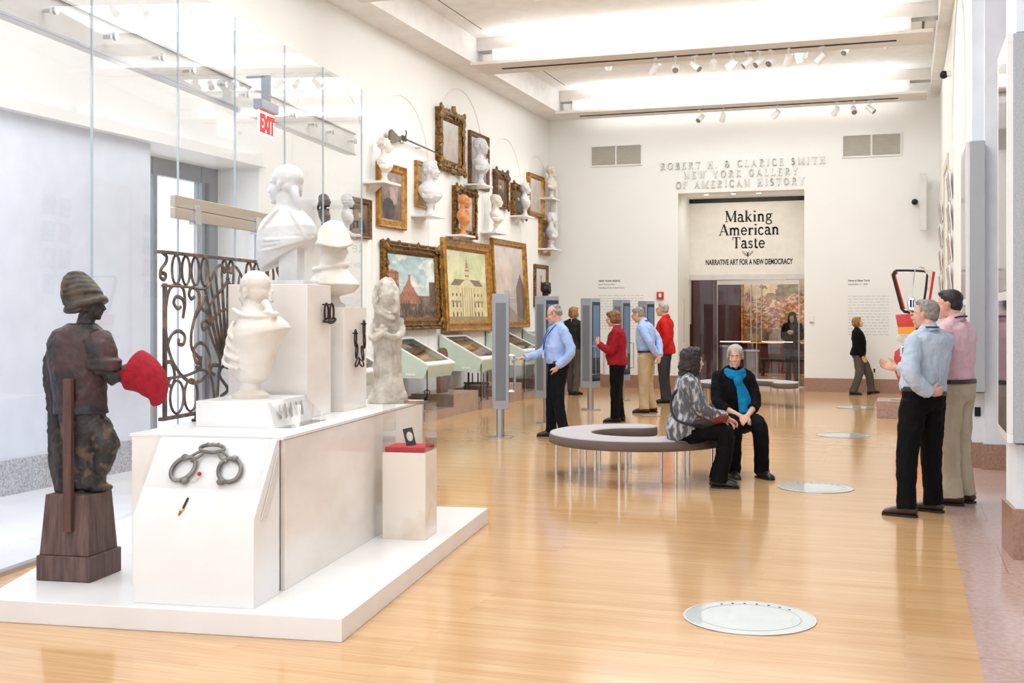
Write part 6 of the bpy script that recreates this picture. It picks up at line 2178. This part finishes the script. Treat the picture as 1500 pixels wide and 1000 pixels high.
frame('crowd_painting', 'wide painting of a crowd under trees in the gallery behind the doors', -2.6, 1.95, 3.6, 2.2, .09, GOLD, crowd, x=0, rz=0, n=(120, 80)).location = (-2.55, NY - .02, 1.93)
t = thing('low_barrier_bench', 'dark low wooden bench in the gallery behind the glass doors', 'bench', (-2.4, 31.6, 0))
M().box(-1.3, 1.3, -.2, .2, .40, .46).obj('seat', DARKWOOD, t, bevel=.01)
for x in (-1.2, 1.2):
    for y in (-.15, .15):
        M().box(x - .03, x + .03, y - .03, y + .03, 0, .4).obj('leg', DARKWOOD, t)
t = thing('gallery_text_panel', 'pale text panel on the maroon wall behind the doors', 'panel', (-5.0, 29.18, 1.9))
M().box(-.32, -.10, 0, .02, -.5, 1.0).obj('board', LABELW, t)
for i in range(3):
    t = thing('gallery_crate', 'pale boxy stand in the dark gallery behind the doors', 'stand', (-4.95 + i * .62, 30.4 - .2 * i, 0), R(20), 'stands in the gallery behind the doors')
    M().box(-.16, .16, -.14, .14, 0, .9 - .1 * i).obj('body', pm('pale_stand', (176, 178, 186), .5) if 'pale_stand' not in bpy.data.materials else bpy.data.materials['pale_stand'], t, bevel=.005)
    M().box(-.18, .18, -.16, .16, .9 - .1 * i, .94 - .1 * i).obj('top', LABELW, t)


def wall_text(name, label, x, z, w_, head, rows, rh):
    t = thing(name, label, 'wall text', (x, YB - .002, z))
    for i, s in enumerate(head):
        sans('lettering', s, .042 if i == 0 else .036, BLACKTXT if i == 0 else pm('soft_grey_letters', (110, 108, 104), .7), t, (0, 0, -.02 - .075 * i), .001, 1.0, .001 if i == 0 else 0, 'LEFT')
    m = M()
    rnd = random.Random(rows)
    for r in range(rows):
        xx = 0
        while xx < w_:
            l = rnd.uniform(.05, .13)
            m.box(xx, min(w_, xx + l), -.001, 0, -.34 - r * rh, -.34 - r * rh + .016)
            xx += l + .022
    m.obj('text_rows', GREYTXT, t)


wall_text('wall_text', 'grey introductory wall text left of the doorway, behind the kiosks', -6.56, 2.40, 1.05, ('NEW YORK RISING', 'New York and the', 'Founding of the United States'), 13, .062)
wall_text('wall_text', 'grey introductory wall text right of the doorway, above the far woman', -1.13, 2.36, .82, ('Here is New York', 'September 11, 2001'), 14, .062)

t = thing('fire_alarm', 'small red fire alarm box high on the back wall', 'alarm', (-5.14, YB, 2.06))
M().box(-.075, .075, -.05, 0, -.085, .085).obj('box', pm('alarm_red', (206, 40, 30), .4), t, bevel=.006)
M().box(-.03, .03, -.054, -.05, -.03, .05).obj('label', LABELW, t)
M().box(-.018, .018, -.058, -.054, -.035, -.015).obj('lever', LABELW, t)
t = thing('thermostat', 'small white wall control right of the doorway', 'thermostat', (-1.876, YB, 1.55))
M().box(-.05, .05, -.03, 0, -.08, .07).obj('case', LABELW, t, bevel=.006)
M().box(-.035, .035, -.034, -.03, -.075, -.055).obj('slot', GREYMET, t)
for x, lb in ((-.735, 'left white wall outlet under the wall text'), (-.60, 'right white wall outlet with a dark socket')):
    t = thing('wall_outlet', lb, 'outlet', (x, YB, .47))
    M().box(-.045, .045, -.01, 0, -.07, .07).obj('plate', LABELW, t, bevel=.003)
    M().box(-.018, .018, -.014, -.01, -.04, .04).obj('socket', BLACKMET if x > -.7 else GREYMET, t)
t = thing('jamb_slot', 'long thin recessed pull on the left side of the doorway', 'fitting', (RX0, YB + .75, 1.5), R(90))
M().box(-.03, .03, -.006, 0, -.5, .5).obj('plate', pm('jamb_slot_paint', (206, 200, 190), .5), t)


def camera_dome(label, loc, rz):
    t = thing('security_camera', label, 'camera', loc, rz)
    M().cyl((0, 0, 0), (0, -.06, 0), .05, 14).obj('mount', WHITESTONE, t)
    M().ell((0, -.1, -.01), (.065, .065, .065)).obj('dome', BLACKMET, t)


camera_dome('small black security camera on the back wall near the right corner', (.2, YB, 3.98), 0)
camera_dome('black security camera high on the right wall', (XR, 19.6, 5.45), R(-90))
for loc, z, lb in (((.36, YB - .22), 3.95, 'slim white column speaker on the right of the back wall'), ((XL + .22, YB - .25), 4.1, 'slim white column speaker in the left corner of the back wall')):
    t = thing('column_speaker', lb, 'speaker', (loc[0], loc[1], z), 0)
    M().box(-.07, .07, -.06, .06, -.58, .58).obj('cabinet', pm('speaker_white', (226, 224, 220), .5) if 'speaker_white' not in bpy.data.materials else bpy.data.materials['speaker_white'], t, bevel=.01)
    for zz_ in (-.4, .4):
        M().box(-.02, .02, .06, .25, zz_ - .02, zz_ + .02).obj('bracket', WHITESTONE, t)

# ------------------------------------------------------------------ right wall: display screens on the piers, photo prints
def pier_screen(label, x, y, z0, z1, w_, dp):
    """tall display box: screen facing the room (-X), perforated side facing the entrance"""
    t = thing('pier_display', label, 'screen', (x, y, 0), 0, 'tall screens mounted on the right piers')
    M().box(0, w_, 0, dp, z0, z1).obj('housing', BOXPERF, t, bevel=.004)
    m = M()
    zm = z0 + (z1 - z0) * .36
    for a, b_, e in ((z0, z0 + .06, 0), (zm - .03, zm + .03, .05), (z1 - .06, z1, 0)):
        m.box(-.04, 0, e, dp - e, a, b_)
    for a, b_ in ((0, .05), (dp - .05, dp)):
        m.box(-.04, 0, a, b_, z0 + .06, z1 - .06)
    m.obj('bezel', WHITESTONE, t, bevel=.003)
    for a, b_ in ((z0 + .06, zm - .03), (zm + .03, z1 - .06)):
        M().box(-.0395, 0, .05, dp - .05, a, b_).obj('screen', SCREEND, t)
    return t


pier_screen('far tall screen box on the pier behind the man in pink', .652, 13.12, .83, 3.47, .15, 1.15)
pier_screen('near tall screen box cut by the right picture edge', .68, 8.30, .80, 3.5, .2, .80)
t = thing('wall_socket', 'small dark socket low on the far pier', 'outlet', (.745, 13.445, .6))
M().box(-.03, .03, -.01, 0, -.05, .05).obj('plate', BLACKMET, t)
rnd = random.Random(5)
PRC = [((206, 196, 190), (150, 130, 122)), ((196, 200, 206), (120, 120, 126)), ((214, 196, 186), (170, 110, 96)), ((220, 214, 204), (150, 140, 130))]
k = 0
for y0, nn in ((18.75, 2), (23.2, 2)):
    for c in range(nn):
        for r in range(4):
            a, b_ = PRC[(r + c) % 4]
            t = thing('photo_print', ('photo print hung on the right wall, %s row from the top, %s column' % (('first', 'second', 'third', 'fourth')[r], ('nearest', 'second', 'third', 'farthest')[c + (0 if y0 < 20 else 2)])), 'photograph',
                      (XR, y0 + c * .62, 3.6 - r * .47), R(-90), 'photo prints on the right wall')
            t.rotation_euler = (R(6), 0, R(-90))
            M().box(-.27, .27, -.05, -.035, -.2, .2).obj('mount', LABELW, t)
            canvas('print', .48, .36, (lambda a, b_, o: lambda u, v: mixc(a, b_, .5 + nz(u, v, 5, o) * 1.5))(a, b_, r + c * 3.1), t, -.052, 14, 10, PRINT)
            M().cyl((-.25, -.03, .2), (-.25, 0, .26), .004, 6).obj('pin', GREYMET, t)
